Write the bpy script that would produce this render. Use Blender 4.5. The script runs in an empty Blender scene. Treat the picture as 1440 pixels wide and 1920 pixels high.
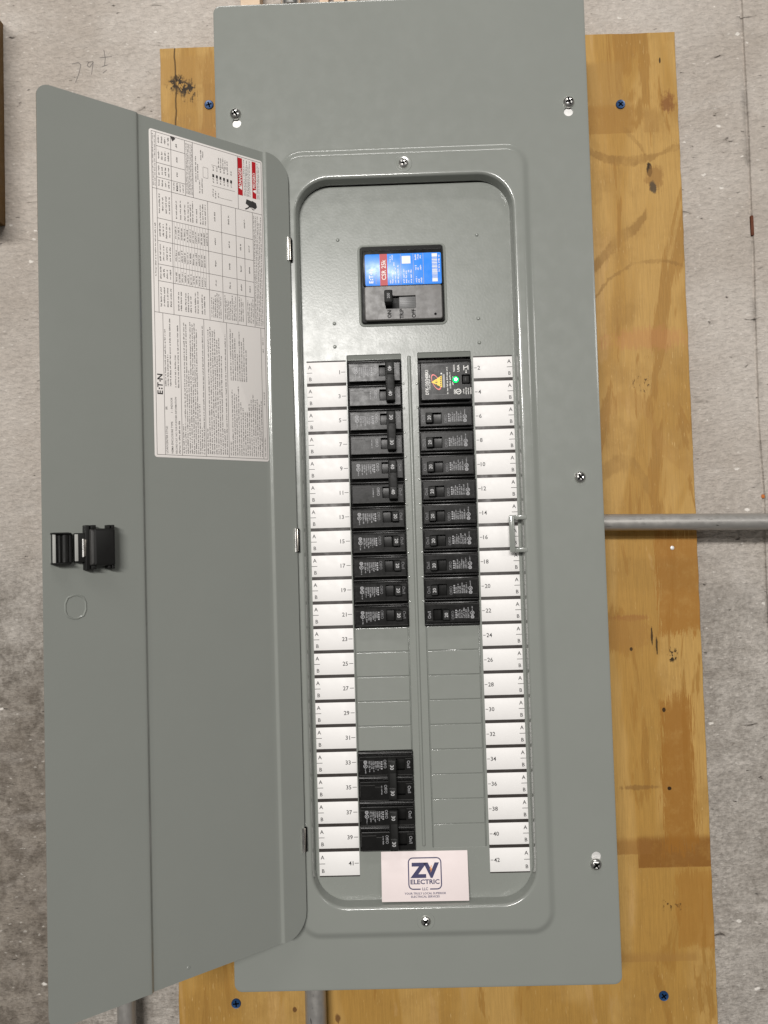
import bpy, math, random
from mathutils import Matrix, Vector

# ------------------------------------------------------------------ camera, world, lamps, exposure
K = 0.0254                      # the panel is measured in inches: x right, y up, z out of the wall
def V(x, y, z):                 # panel inches -> Blender metres
    return Vector((x * K, -z * K, y * K))

sc = bpy.context.scene
C = sc.collection
cam_d = bpy.data.cameras.new('camera')
cam_d.sensor_fit = 'VERTICAL'
cam_d.sensor_height = 24.0
cam_d.lens = 24.0 * 1480 / 1920
cam_d.clip_start = 0.01
cam_d.clip_end = 60
cam = bpy.data.objects.new('camera', cam_d)
C.objects.link(cam)
Rp = Matrix(((0.99945299, 0.02980826, 0.01432474),
             (-0.02927666, 0.99892328, -0.0359884),
             (-0.01538207, 0.03554933, 0.99924954)))
T = Matrix(((1, 0, 0), (0, 0, -1), (0, 1, 0)))
cam.matrix_world = Matrix.Translation(V(-0.7662, 13.5532, 32.4537)) @ (T @ Rp).to_4x4()
sc.camera = cam

w = bpy.data.worlds.new('World')
sc.world = w
w.use_nodes = True
bg = w.node_tree.nodes['Background']
bg.inputs['Color'].default_value = (1.0, 0.97, 0.93, 1)
bg.inputs['Strength'].default_value = 0.09

def lamp(name, pos, target, sx, sy, watts, col):
    d = bpy.data.lights.new(name, 'AREA')
    d.shape = 'RECTANGLE'; d.size = sx * K; d.size_y = sy * K
    d.energy = watts; d.color = col
    o = bpy.data.objects.new(name, d); C.objects.link(o)
    o.location = V(*pos)
    o.rotation_euler = (V(*target) - V(*pos)).to_track_quat('-Z', 'Y').to_euler()
    return o
WARM = (1.0, 0.972, 0.94)
lamp('ceiling_and_fill_lamp', (-16, 70, 205), (0, 18, 0), 46, 12, 116, WARM)
lamp('ceiling_and_fill_lamp', (-13, 72, 330), (0, 18, 0), 46, 12, 80, WARM)
lamp('ceiling_and_fill_lamp', (-54, 72, 200), (0, 18, 0), 40, 14, 140, WARM)
lamp('ceiling_and_fill_lamp', (105, 66, 165), (0, 16, 0), 60, 24, 20, WARM)  # added fill from the right to brighten right-facing bevels
lamp('ceiling_and_fill_lamp', (-6, 122, 60), (0, 18, 0), 80, 7, 19, WARM)  # added overhead strip, no known fixture, for highlights on the raised frame

sc.view_settings.view_transform = 'Standard'
sc.view_settings.look = 'None'
sc.view_settings.exposure = 0.0
sc.view_settings.gamma = 1.0
sc.view_settings.use_curve_mapping = False
sc.render.engine = 'CYCLES'
sc.cycles.use_denoising = True
sc.cycles.max_bounces = 8
sc.cycles.sample_clamp_indirect = 6.0

rng = random.Random(7)

# ------------------------------------------------------------------ materials
def new_mat(name):
    m = bpy.data.materials.new(name); m.use_nodes = True
    nt = m.node_tree
    return m, nt, nt.nodes['Principled BSDF']
def node(nt, kind, **kw):
    n = nt.nodes.new(kind)
    for k, v in kw.items():
        if k in n.inputs.keys() if hasattr(n.inputs, 'keys') else False: n.inputs[k].default_value = v
        else: setattr(n, k, v)
    return n
def math_n(nt, op, a, b=None, clamp=False):
    n = nt.nodes.new('ShaderNodeMath'); n.operation = op; n.use_clamp = clamp
    for i, x in enumerate((a, b)):
        if x is None: continue
        if isinstance(x, (int, float)): n.inputs[i].default_value = x
        else: nt.links.new(x, n.inputs[i])
    return n.outputs[0]
def mix_c(nt, fac, a, b, blend='MIX'):
    n = nt.nodes.new('ShaderNodeMix'); n.data_type = 'RGBA'; n.blend_type = blend
    for s, x in ((n.inputs[0], fac), (n.inputs[6], a), (n.inputs[7], b)):
        if isinstance(x, (int, float)): s.default_value = x
        elif isinstance(x, tuple): s.default_value = (*x, 1)
        else: nt.links.new(x, s)
    return n.outputs[2]
def smooth(nt, x, lo, hi, o0=0.0, o1=1.0):
    n = nt.nodes.new('ShaderNodeMapRange'); n.interpolation_type = 'SMOOTHSTEP'
    nt.links.new(x, n.inputs[0])
    n.inputs[1].default_value = lo; n.inputs[2].default_value = hi
    n.inputs[3].default_value = o0; n.inputs[4].default_value = o1
    return n.outputs[0]
def coords(nt, scale=(1, 1, 1), rot=(0, 0, 0), loc=(0, 0, 0)):
    tc = nt.nodes.new('ShaderNodeTexCoord')
    mp = nt.nodes.new('ShaderNodeMapping')
    mp.inputs['Scale'].default_value = tuple(s / K for s in scale)
    mp.inputs['Rotation'].default_value = rot
    mp.inputs['Location'].default_value = loc
    nt.links.new(tc.outputs['Object'], mp.inputs['Vector'])
    return mp.outputs['Vector']
def noise(nt, vec, scale=1.0, detail=4.0, rough=0.55, dist=0.0, out='Fac'):
    n = nt.nodes.new('ShaderNodeTexNoise')
    n.inputs['Scale'].default_value = scale; n.inputs['Detail'].default_value = detail
    n.inputs['Roughness'].default_value = rough; n.inputs['Distortion'].default_value = dist
    nt.links.new(vec, n.inputs['Vector'])
    return n.outputs[out]
def voro(nt, vec, scale=1.0, rand=1.0, feature='F1'):
    n = nt.nodes.new('ShaderNodeTexVoronoi'); n.feature = feature
    n.inputs['Scale'].default_value = scale; n.inputs['Randomness'].default_value = rand
    nt.links.new(vec, n.inputs['Vector'])
    return n
def bump(nt, bs, h, strength=0.3, dist=0.02):
    b = nt.nodes.new('ShaderNodeBump')
    b.inputs['Strength'].default_value = strength
    b.inputs['Distance'].default_value = dist * K
    nt.links.new(h, b.inputs['Height'])
    nt.links.new(b.outputs['Normal'], bs.inputs['Normal'])
    return b

def plain(name, col, rough=0.5, metal=0.0, spec=0.5, var=0.0, bstr=0.0, bscale=20.0):
    m, nt, bs = new_mat(name)
    bs.inputs['Base Color'].default_value = (*col, 1)
    bs.inputs['Roughness'].default_value = rough
    bs.inputs['Metallic'].default_value = metal
    bs.inputs['Specular IOR Level'].default_value = spec
    if var > 0:
        v = coords(nt)
        f = noise(nt, v, 1.3, 6, 0.65)
        c = mix_c(nt, f, tuple(x * (1 - var) for x in col), tuple(min(1, x * (1 + var)) for x in col))
        nt.links.new(c, bs.inputs['Base Color'])
        nt.links.new(smooth(nt, noise(nt, v, 3.1, 5), 0.3, 0.7, rough * 0.85, min(1, rough * 1.2)), bs.inputs['Roughness'])
    if bstr > 0:
        bump(nt, bs, noise(nt, coords(nt), bscale, 2, 0.5), bstr, 0.02)
    return m

def grey_paint(name, bstr, bscale, rough, spec=0.5, coat=0.0):
    m, nt, bs = new_mat(name)
    v = coords(nt)
    f = noise(nt, v, 0.35, 4, 0.6)
    c = mix_c(nt, f, (0.221, 0.233, 0.213), (0.240, 0.252, 0.231))
    nt.links.new(c, bs.inputs['Base Color'])
    g = noise(nt, v, 1.7, 5, 0.65)
    nt.links.new(smooth(nt, g, 0.3, 0.75, rough * 0.9, rough * 1.2), bs.inputs['Roughness'])
    bs.inputs['Specular IOR Level'].default_value = spec
    bs.inputs['Coat Weight'].default_value = coat
    bs.inputs['Coat Roughness'].default_value = 0.07
    bump(nt, bs, noise(nt, v, bscale, 2.5, 0.5), bstr, 0.02)
    return m
PAINT = grey_paint('grey_enamel', 0.012, 6, 0.20, 0.5, 0.6)
PAINT_T = grey_paint('grey_orange_peel_enamel', 0.11, 10, 0.25, 0.34)
BLACK = plain('black_moulded_plastic', (0.009, 0.0088, 0.0085), 0.27, spec=0.2, var=0.25, bstr=0.03, bscale=12)
BLACKM = plain('matt_black_plastic', (0.009, 0.009, 0.0085), 0.5, spec=0.25, var=0.2)
HOLE = plain('dark_recess', (0.003, 0.003, 0.003), 0.8, spec=0.05)
FACEG = plain('sheen_toned_black_plastic', (0.105, 0.10, 0.096), 0.36, spec=0.4, var=0.25, bstr=0.05, bscale=5)  # black plastic with its grey sheen put into the base colour
GREYP = plain('dark_grey_plastic', (0.040, 0.039, 0.037), 0.42, spec=0.4, var=0.2, bstr=0.1, bscale=8)
MIDGREY = plain('mid_grey_plastic', (0.115, 0.115, 0.115), 0.4)
LATCH_GLINT = plain('painted_edge_glint', (0.38, 0.38, 0.36), 0.4)  # pale tone standing in for glints on the latch's bevelled edges
PRINTW = plain('pale_print', (0.33, 0.33, 0.34), 0.5)
PRINTB = plain('bright_white_print', (0.78, 0.77, 0.74), 0.5)
PRINTH = plain('handle_print', (0.5, 0.5, 0.5), 0.5)
PRINTD = plain('dim_print', (0.16, 0.16, 0.165), 0.5)
PAPER = plain('white_label_paper', (0.775, 0.758, 0.742), 0.55, var=0.02)
PAPER2 = plain('warm_label_paper', (0.71, 0.675, 0.645), 0.40, var=0.025, bstr=0.12, bscale=0.9)
INK = plain('black_ink', (0.03, 0.027, 0.026), 0.5)
INKG = plain('grey_ink', (0.055, 0.048, 0.046), 0.5)
STRIPE = plain('dark_stripe_ink', (0.035, 0.029, 0.026), 0.5, var=0.15)
RULE = plain('grey_rule', (0.16, 0.145, 0.14), 0.5)
RED = plain('red_ink', (0.40, 0.006, 0.012), 0.45)
BLUE = plain('blue_label', (0.03, 0.25, 0.88), 0.30, var=0.08)
YELLOW = plain('yellow_ink', (0.85, 0.58, 0.01), 0.4)
PINK = plain('salmon_ink', (0.75, 0.16, 0.15), 0.4)
CARD = plain('pinkish_card', (0.755, 0.665, 0.655), 0.6, var=0.01)
NAVY = plain('navy_ink', (0.022, 0.02, 0.085), 0.5)
ORANGE = plain('orange_ink', (0.7, 0.28, 0.08), 0.5)
CHROME = plain('zinc_plated_steel', (0.78, 0.77, 0.74), 0.27, 1.0, var=0.1)
ZINC = plain('bright_zinc_plate', (0.72, 0.71, 0.69), 0.45, 0.3, var=0.06)
DULL = plain('dull_steel', (0.30, 0.28, 0.25), 0.35, 1.0)
BLUEP = plain('blue_coated_steel', (0.012, 0.05, 0.14), 0.38, 0.2, var=0.3)
RUST = plain('rusty_steel', (0.10, 0.028, 0.010), 0.8, var=0.5, bstr=0.5)
ORUST = plain('orange_rust', (0.42, 0.13, 0.03), 0.85, var=0.4)
PINE = plain('pale_pine', (0.62, 0.47, 0.33), 0.6, var=0.1)
PENCIL = plain('graphite', (0.17, 0.15, 0.135), 0.6)

def glow(name, col, strength):
    m, nt, bs = new_mat(name)
    bs.inputs['Base Color'].default_value = (*col, 1)
    bs.inputs['Emission Color'].default_value = (*col, 1)
    bs.inputs['Emission Strength'].default_value = strength
    return m
LED = glow('lit_green_led', (0.0, 1.0, 0.13), 2.2)
LEDC = glow('led_core', (0.35, 1.0, 0.45), 40.0)

def conduit_mat(axis):
    m, nt, bs = new_mat('galvanised_conduit_' + axis)
    s = (0.6, 4, 4) if axis == 'x' else (4, 4, 0.6)
    f = noise(nt, coords(nt, s), 1.0, 8, 0.7)
    f2 = noise(nt, coords(nt, (3, 3, 3)), 1.0, 6, 0.7)
    c = mix_c(nt, f, (0.25, 0.24, 0.225), (0.46, 0.445, 0.42))
    sc_ = smooth(nt, noise(nt, coords(nt, (0.9, 5, 5) if axis == 'x' else (5, 5, 0.9)), 1.0, 2, 0.5, 1.5), 0.27, 0.33, 1, 0)
    c = mix_c(nt, sc_, c, (0.05, 0.046, 0.042))
    nt.links.new(c, bs.inputs['Base Color'])
    bs.inputs['Metallic'].default_value = 0.55
    nt.links.new(smooth(nt, f2, 0.3, 0.7, 0.32, 0.55), bs.inputs['Roughness'])
    bump(nt, bs, f2, 0.15, 0.02)
    return m
COND_X = conduit_mat('x'); COND_Z = conduit_mat('z')

def sep_xy(nt, vec):
    s = nt.nodes.new('ShaderNodeSeparateXYZ'); nt.links.new(vec, s.inputs[0])
    return s.outputs[0], s.outputs[2]          # panel x, panel y (Blender z)

def concrete():
    m, nt, bs = new_mat('board_marked_concrete')
    p = coords(nt)
    x, y = sep_xy(nt, p)
    big = noise(nt, p, 0.11, 5, 0.6)
    mid = noise(nt, p, 0.55, 6, 0.65, 0.4)
    fine = noise(nt, p, 5.5, 10, 0.72, 0.2)
    soft = noise(nt, p, 1.3, 7, 0.68, 0.3)
    strk = noise(nt, coords(nt, (2.6, 1, 5.5), (0, 0.45, 0)), 1.0, 5, 0.6)
    c = mix_c(nt, smooth(nt, big, 0.3, 0.7), (0.405, 0.358, 0.312), (0.53, 0.485, 0.438))
    # greyer, more mottled lower pour
    ylo = smooth(nt, math_n(nt, 'ADD', y, math_n(nt, 'MULTIPLY', mid, 9.0)), 12, 23, 1, 0)
    xl = smooth(nt, x, -19, -12, 1, 0)
    low = math_n(nt, 'MULTIPLY', ylo, math_n(nt, 'ADD', 0.72, math_n(nt, 'MULTIPLY', xl, 0.28)))
    grey = mix_c(nt, smooth(nt, math_n(nt, 'ADD', math_n(nt, 'MULTIPLY', fine, 0.6), math_n(nt, 'MULTIPLY', soft, 0.4)), 0.36, 0.62), (0.225, 0.207, 0.183), (0.475, 0.445, 0.405))
    grey = mix_c(nt, smooth(nt, mid, 0.3, 0.75, 0.55, 0.0), grey, (0.15, 0.13, 0.108))
    c = mix_c(nt, low, c, grey)
    damp = math_n(nt, 'MULTIPLY', math_n(nt, 'MULTIPLY', smooth(nt, math_n(nt, 'ADD', y, math_n(nt, 'MULTIPLY', soft, 6.0)), 6, 17, 1, 0), smooth(nt, math_n(nt, 'ADD', x, math_n(nt, 'MULTIPLY', soft, 2.0)), -16.5, -13.5, 1, 0)), 0.72)
    c = mix_c(nt, damp, c, mix_c(nt, smooth(nt, soft, 0.35, 0.65), (0.105, 0.083, 0.062), (0.235, 0.20, 0.162)))
    c = mix_c(nt, smooth(nt, mid, 0.55, 0.8, 0, 0.35), c, (0.27, 0.235, 0.195))
    # fine tone everywhere
    c = mix_c(nt, smooth(nt, noise(nt, coords(nt, (0.22, 1, 0.42), (0, 0.3, 0), (2, 5, 1)), 1.0, 6, 0.62, 0.6), 0.5, 0.72, 0, 0.4), c, (0.56, 0.52, 0.475))
    c = mix_c(nt, 0.42, c, mix_c(nt, smooth(nt, math_n(nt, 'ADD', math_n(nt, 'MULTIPLY', fine, 0.6), math_n(nt, 'MULTIPLY', strk, 0.4)), 0.34, 0.66), (0.37, 0.37, 0.37), (0.66, 0.66, 0.66)), 'OVERLAY')
    warp = nt.nodes.new('ShaderNodeMix'); warp.data_type = 'VECTOR'; warp.inputs[0].default_value = 0.16
    nt.links.new(p, warp.inputs[4]); nt.links.new(noise(nt, p, 6.0, 4, 0.65, 0, 'Color'), warp.inputs[5])
    pv = warp.outputs[1]
    def specks(scale, stretch, rot, size, keep):
        mp = nt.nodes.new('ShaderNodeMapping')
        mp.inputs['Scale'].default_value = stretch; mp.inputs['Rotation'].default_value = (0, rot, 0)
        nt.links.new(pv, mp.inputs['Vector'])
        v = voro(nt, mp.outputs[0], scale)
        r = nt.nodes.new('ShaderNodeSeparateColor'); nt.links.new(v.outputs['Color'], r.inputs[0])
        on = math_n(nt, 'GREATER_THAN', r.outputs[0], 1 - keep)
        sz = math_n(nt, 'MULTIPLY', math_n(nt, 'ADD', 0.35, r.outputs[1]), size)
        d = math_n(nt, 'DIVIDE', v.outputs['Distance'], sz)
        return math_n(nt, 'MULTIPLY', smooth(nt, d, 0.55, 1.0, 1, 0), on)
    w1 = specks(1.7, (0.75, 1, 1.3), 0.35, 0.125, 0.42)
    w2 = specks(3.6, (0.7, 1, 1.3), 0.3, 0.17, 0.42)
    white = math_n(nt, 'MAXIMUM', w1, math_n(nt, 'MULTIPLY', w2, 0.4))
    c = mix_c(nt, math_n(nt, 'MULTIPLY', white, 0.8), c, (0.82, 0.78, 0.72))
    pit = noise(nt, coords(nt, (0.75, 1, 2.3), (0, 0.12, 0), (4, 1, 9)), 1.0, 6, 0.62, 0.8)
    d1 = smooth(nt, pit, 0.685, 0.74)
    d2 = math_n(nt, 'MULTIPLY', specks(2.4, (0.45, 1, 2.2), 0.2, 0.12, 0.3), smooth(nt, fine, 0.35, 0.6, 1, 0.2))
    dark = math_n(nt, 'MAXIMUM', d1, math_n(nt, 'MULTIPLY', d2, 0.8))
    c = mix_c(nt, math_n(nt, 'MULTIPLY', dark, 0.75), c, (0.10, 0.085, 0.07))
    c = mix_c(nt, smooth(nt, pit, 0.60, 0.70, 0, 0.4), c, (0.24, 0.205, 0.175))
    # grey soot along the form joint
    gx = math_n(nt, 'ABSOLUTE', math_n(nt, 'SUBTRACT', x, 16.18))
    soot = math_n(nt, 'MULTIPLY', smooth(nt, math_n(nt, 'ADD', gx, math_n(nt, 'MULTIPLY', mid, 0.5)), 0.2, 0.55, 1, 0),
                  smooth(nt, noise(nt, p, 0.6, 4), 0.45, 0.65))
    c = mix_c(nt, math_n(nt, 'MULTIPLY', soot, 0.6), c, (0.13, 0.115, 0.10))
    nt.links.new(c, bs.inputs['Base Color'])
    bs.inputs['Roughness'].default_value = 0.85
    bs.inputs['Specular IOR Level'].default_value = 0.25
    h = math_n(nt, 'ADD', math_n(nt, 'MULTIPLY', strk, 0.9), math_n(nt, 'MULTIPLY', fine, 0.55))
    h = math_n(nt, 'SUBTRACT', h, math_n(nt, 'MULTIPLY', dark, 1.2))
    bump(nt, bs, h, 0.9, 0.16)
    return m
CONC = concrete()

def plywood():
    m, nt, bs = new_mat('plywood_veneer')
    p = coords(nt)
    x, y = sep_xy(nt, p)
    grain = noise(nt, coords(nt, (17, 17, 0.75)), 1.0, 7, 0.7, 0.25)
    gdev = math_n(nt, 'SUBTRACT', grain, 0.5)
    fig = noise(nt, coords(nt, (0.34, 0.3, 0.075)), 1.0, 3, 0.5, 0.9)
    fig2 = noise(nt, coords(nt, (0.55, 0.5, 0.10), loc=(3, 7, 1)), 1.0, 4, 0.55, 1.2)
    blot = noise(nt, p, 0.5, 5, 0.65)
    edge = math_n(nt, 'ADD', fig, math_n(nt, 'MULTIPLY', gdev, 0.10))
    c = mix_c(nt, smooth(nt, edge, 0.46, 0.56), (0.422, 0.255, 0.078), (0.36, 0.203, 0.050))
    e2 = math_n(nt, 'ADD', fig2, math_n(nt, 'MULTIPLY', gdev, 0.20))
    c = mix_c(nt, smooth(nt, e2, 0.57, 0.60, 0, 0.75), c, (0.285, 0.145, 0.031))
    c = mix_c(nt, smooth(nt, e2, 0.33, 0.37, 0.5, 0), c, (0.47, 0.29, 0.112))
    c = mix_c(nt, smooth(nt, blot, 0.45, 0.72, 0, 0.55), c, (0.295, 0.163, 0.042))
    c = mix_c(nt, 0.38, c, mix_c(nt, smooth(nt, grain, 0.28, 0.72), (0.36, 0.36, 0.36), (0.64, 0.64, 0.64)), 'OVERLAY')
    fl = smooth(nt, noise(nt, coords(nt, (20, 20, 2.2), loc=(1, 2, 5)), 1.0, 2, 0.5), 0.64, 0.72)
    fl = math_n(nt, 'MULTIPLY', fl, smooth(nt, blot, 0.42, 0.6))
    c = mix_c(nt, math_n(nt, 'MULTIPLY', fl, 0.6), c, (0.60, 0.41, 0.18))
    dn = noise(nt, p, 1.6, 10, 0.78)
    var = smooth(nt, noise(nt, coords(nt, (1.2, 1, 0.7), loc=(9, 3, 2)), 1.0, 5, 0.65), 0.32, 0.62, 0.25, 1.0)
    spkn = noise(nt, coords(nt, (1, 1, 0.7)), 6.0, 4, 0.6)
    def stain(cx, cy, rx, ry, col, k, soft=0.5, wob=0.9, gr=0.6, spk=0.0):
        ax = math_n(nt, 'DIVIDE', math_n(nt, 'SUBTRACT', x, cx), rx)
        ay = math_n(nt, 'DIVIDE', math_n(nt, 'SUBTRACT', y, cy), ry)
        d = math_n(nt, 'SQRT', math_n(nt, 'ADD', math_n(nt, 'MULTIPLY', ax, ax), math_n(nt, 'MULTIPLY', ay, ay)))
        d = math_n(nt, 'ADD', d, math_n(nt, 'MULTIPLY', math_n(nt, 'SUBTRACT', dn, 0.5), wob * 2.4))
        if gr: d = math_n(nt, 'ADD', d, math_n(nt, 'MULTIPLY', gdev, gr))
        f = smooth(nt, d, 1 - soft * 0.55, 1.05, k, 0)
        if spk: f = math_n(nt, 'MULTIPLY', f, smooth(nt, spkn, spk, spk + 0.07))
        return f, col
    def patch(x0, x1, y0, y1, col, k, gr=0.5, gy=0.12):
        """veneer patch or wetted strip with a straight horizontal border"""
        wx = math_n(nt, 'ADD', x, math_n(nt, 'MULTIPLY', gdev, gr)); wy = math_n(nt, 'ADD', y, math_n(nt, 'MULTIPLY', math_n(nt, 'ADD', gdev, math_n(nt, 'MULTIPLY', math_n(nt, 'SUBTRACT', dn, 0.5), 0.5)), gy))
        a = math_n(nt, 'MULTIPLY', smooth(nt, wx, x0 - .04, x0 + .04), smooth(nt, wx, x1 - .12, x1 + .12, 1, 0))
        bb = math_n(nt, 'MULTIPLY', smooth(nt, wy, y0 - .02, y0 + .03), smooth(nt, wy, y1 - .25, y1 + .1, 1, 0))
        return math_n(nt, 'MULTIPLY', math_n(nt, 'MULTIPLY', a, bb), math_n(nt, 'MULTIPLY', smooth(nt, dn, 0.25, 0.55, 0.55, 1.0), k)), col
    def band(pts, wd, col, k, soft=0.6):
        """curved dark figure in the veneer, a curve y(x)"""
        x0, x1 = pts[0][0], pts[-1][0]; ys = [q[1] for q in pts]; y0, y1 = min(ys) - 1, max(ys) + 1
        fc = nt.nodes.new('ShaderNodeFloatCurve'); cv = fc.mapping.curves[0]
        P = [((q[0] - x0) / (x1 - x0), (q[1] - y0) / (y1 - y0)) for q in pts]
        cv.points[0].location = P[0]; cv.points[1].location = P[-1]
        for q in P[1:-1]: cv.points.new(*q)
        fc.mapping.update()
        xn = nt.nodes.new('ShaderNodeMapRange'); nt.links.new(x, xn.inputs[0]); xn.inputs[1].default_value = x0; xn.inputs[2].default_value = x1
        nt.links.new(xn.outputs[0], fc.inputs['Value'])
        yc = math_n(nt, 'ADD', math_n(nt, 'MULTIPLY', fc.outputs[0], y1 - y0), y0)
        d = math_n(nt, 'ABSOLUTE', math_n(nt, 'SUBTRACT', math_n(nt, 'ADD', y, math_n(nt, 'MULTIPLY', math_n(nt, 'SUBTRACT', dn, 0.5), 0.9)), yc))
        d = math_n(nt, 'ADD', math_n(nt, 'DIVIDE', d, wd), math_n(nt, 'MULTIPLY', gdev, 0.7))
        ins = math_n(nt, 'MULTIPLY', smooth(nt, x, x0, x0 + 0.1), smooth(nt, x, x1 - 0.1, x1, 1, 0))
        return math_n(nt, 'MULTIPLY', math_n(nt, 'MULTIPLY', smooth(nt, d, 1 - soft * 0.7, 1.05, k, 0), var), ins), col
    DK = (0.010, 0.006, 0.003); OL = (0.235, 0.125, 0.032)
    for a in (patch(9.6, 13.2, -1.35, 0.05, (0.20, 0.082, 0.016), 0.85), patch(6, 10.2, -0.75, 0.0, (0.24, 0.11, 0.028), 0.6),
              patch(6, 10.7, 31.95, 33.35, (0.29, 0.150, 0.035), 0.75), patch(11.2, 11.9, 31.95, 33.1, (0.30, 0.165, 0.045), 0.5), patch(6, 10.3, 33.3, 35.4, (0.33, 0.190, 0.055), 0.55),
              patch(-12, -8, 35.0, 36.4, (0.34, 0.19, 0.05), 0.55), patch(-9.9, -8, 31, 32.9, (0.33, 0.16, 0.04), 0.6), patch(5, 12.0, -5.45, -5.0, (0.30, 0.16, 0.045), 0.6, 0.1),
              patch(10.9, 13.2, 9.0, 13.6, (0.29, 0.130, 0.022), 0.85, 1.6, 2.2), patch(10.8, 12.25, -0.6, 6.2, (0.27, 0.118, 0.020), 0.85, 1.9, 3.0), patch(11.2, 13.2, -4.8, -1.4, (0.30, 0.14, 0.027), 0.6, 1.6, 2.5),
              band([(7.5, 31.9), (8.6, 31.2), (9.4, 30.78), (10.4, 30.62), (11.3, 30.78)], 0.26, OL, 0.75), band([(11.2, 30.75), (11.9, 30.95), (12.9, 31.35)], 0.16, OL, 0.65),
              band([(10.2, 32.2), (10.7, 31.7), (11.2, 31.0)], 0.16, OL, 0.55), band([(7.5, 24.6), (8.8, 25.9), (9.8, 27.0), (10.6, 27.5), (11.2, 28.3)], 0.36, OL, 0.7), band([(8.6, 24.3), (10.0, 25.6), (11.2, 26.0), (12.8, 25.7)], 0.10, OL, 0.6),
              band([(8.5, 18.2), (10.2, 19.6), (11.4, 17.6), (12.9, 16.2)], 0.5, (0.34, 0.185, 0.05), 0.5), band([(8.4, 16.0), (9.7, 16.7), (10.8, 15.4)], 0.5, OL, 0.45),
              stain(9.6, 9.75, 0.9, 0.16, (0.25, 0.10, 0.03), 0.55, 0.9, 1.0, 2.0), stain(9.4, 9.0, 1.3, 0.8, (0.31, 0.16, 0.04), 0.6, 0.6, 0.8, 1.2),
              stain(11.0, 22.4, 2.2, 0.55, (0.42, 0.17, 0.07), 0.35, 0.7, 1.0, 2.0),
              stain(9.9, 2.2, 1.2, 0.12, (0.18, 0.09, 0.028), 0.55, 0.9, 1.0, 1.6), stain(11.1, 2.12, 0.10, 0.09, DK, 0.95, 0.5, 0.4),
              stain(11.36, 30.25, 0.13, 0.36, DK, 0.95, 0.5, 0.9), stain(11.6, 29.75, 0.42, 0.75, (0.255, 0.130, 0.034), 0.7, 0.7, 0.9, 1.2), stain(11.52, 29.35, 0.2, 0.34, (0.05, 0.038, 0.025), 0.85, 0.6, 1.1),
              stain(12.35, 33.3, 0.36, 0.55, (0.18, 0.065, 0.018), 0.8, 0.9, 1.0, 1.6),
              stain(-10.3, 35.1, 0.52, 0.50, DK, 0.95, 0.9, 1.2, 1.2, 0.44), stain(-9.85, 34.75, 0.45, 0.62, DK, 0.95, 0.9, 1.3, 1.4, 0.45),
              stain(10.6, 8.9, 0.05, 0.45, DK, 0.85, 0.6, 0.9), stain(10.8, 8.5, 0.05, 0.4, DK, 0.85, 0.6, 0.9), stain(11.5, 8.05, 0.26, 0.36, DK, 0.95, 0.7, 1.0, 0.6, 0.50),
              stain(10.6, 20.35, 0.5, 0.42, (0.06, 0.03, 0.01), 0.9, 0.8, 1.2, 0.6, 0.56), stain(11.0, 5.6, 0.08, 0.10, DK, 0.9, 0.5, 0.8), stain(9.65, 8.35, 0.07, 0.09, DK, 0.85, 0.5, 0.5),
              stain(11.0, -3.0, 0.6, 0.3, (0.07, 0.035, 0.012), 0.9, 0.8, 1.2, 0.6, 0.57), stain(12.05, 35.3, 0.05, 0.16, DK, 0.9, 0.6, 0.4),
              stain(-4.0, -7.6, 0.16, 0.25, (0.10, 0.04, 0.015), 0.8, 0.7, 1.2), stain(-5.9, -7.2, 0.10, 0.12, (0.08, 0.03, 0.012), 0.8, 0.7, 1.0)):
        c = mix_c(nt, a[0], c, a[1])
    # split in the veneer, upper left
    cx = math_n(nt, 'SUBTRACT', math_n(nt, 'ADD', x, math_n(nt, 'MULTIPLY', math_n(nt, 'SUBTRACT', noise(nt, coords(nt, (0, 0, 0.5)), 1.0, 3), 0.5), 0.35)), -10.4)
    crack = math_n(nt, 'MULTIPLY', smooth(nt, math_n(nt, 'ABSOLUTE', cx), 0.015, 0.05, 0.85, 0), smooth(nt, y, 31.5, 33.0))
    c = mix_c(nt, crack, c, (0.05, 0.028, 0.012))
    nt.links.new(c, bs.inputs['Base Color'])
    bs.inputs['Roughness'].default_value = 0.5
    bs.inputs['Specular IOR Level'].default_value = 0.2
    h = math_n(nt, 'SUBTRACT', grain, math_n(nt, 'MULTIPLY', crack, 2.0))
    bump(nt, bs, h, 0.35, 0.03)
    return m
PLY = plywood()

# ------------------------------------------------------------------ mesh builder
_glyph = {}
def glyphs(s, bold):
    k = (s, bold)
    if k not in _glyph:
        cu = bpy.data.curves.new('lettering', 'FONT')
        cu.body = s; cu.size = 1.0; cu.resolution_u = 2; cu.offset = bold; cu.dimensions = '2D'; cu.fill_mode = 'FRONT'
        o = bpy.data.objects.new('lettering', cu)
        C.objects.link(o)
        dg = bpy.context.evaluated_depsgraph_get()
        me = o.evaluated_get(dg).to_mesh()
        vs = [(v.co.x, v.co.y) for v in me.vertices]
        fs = [tuple(p.vertices) for p in me.polygons]
        o.evaluated_get(dg).to_mesh_clear()
        bpy.data.objects.remove(o); bpy.data.curves.remove(cu)
        _glyph[k] = (vs, fs)
    return _glyph[k]

def rrect(x0, x1, y0, y1, r, n=6):
    r = min(r, (x1 - x0) / 2 - 1e-4, (y1 - y0) / 2 - 1e-4)
    out = []
    for cx, cy, a in ((x1 - r, y1 - r, 0), (x0 + r, y1 - r, 90), (x0 + r, y0 + r, 180), (x1 - r, y0 + r, 270)):
        for i in range(n + 1):
            t = math.radians(a + 90 * i / n)
            out.append((cx + r * math.cos(t), cy + r * math.sin(t)))
    return out

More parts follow.
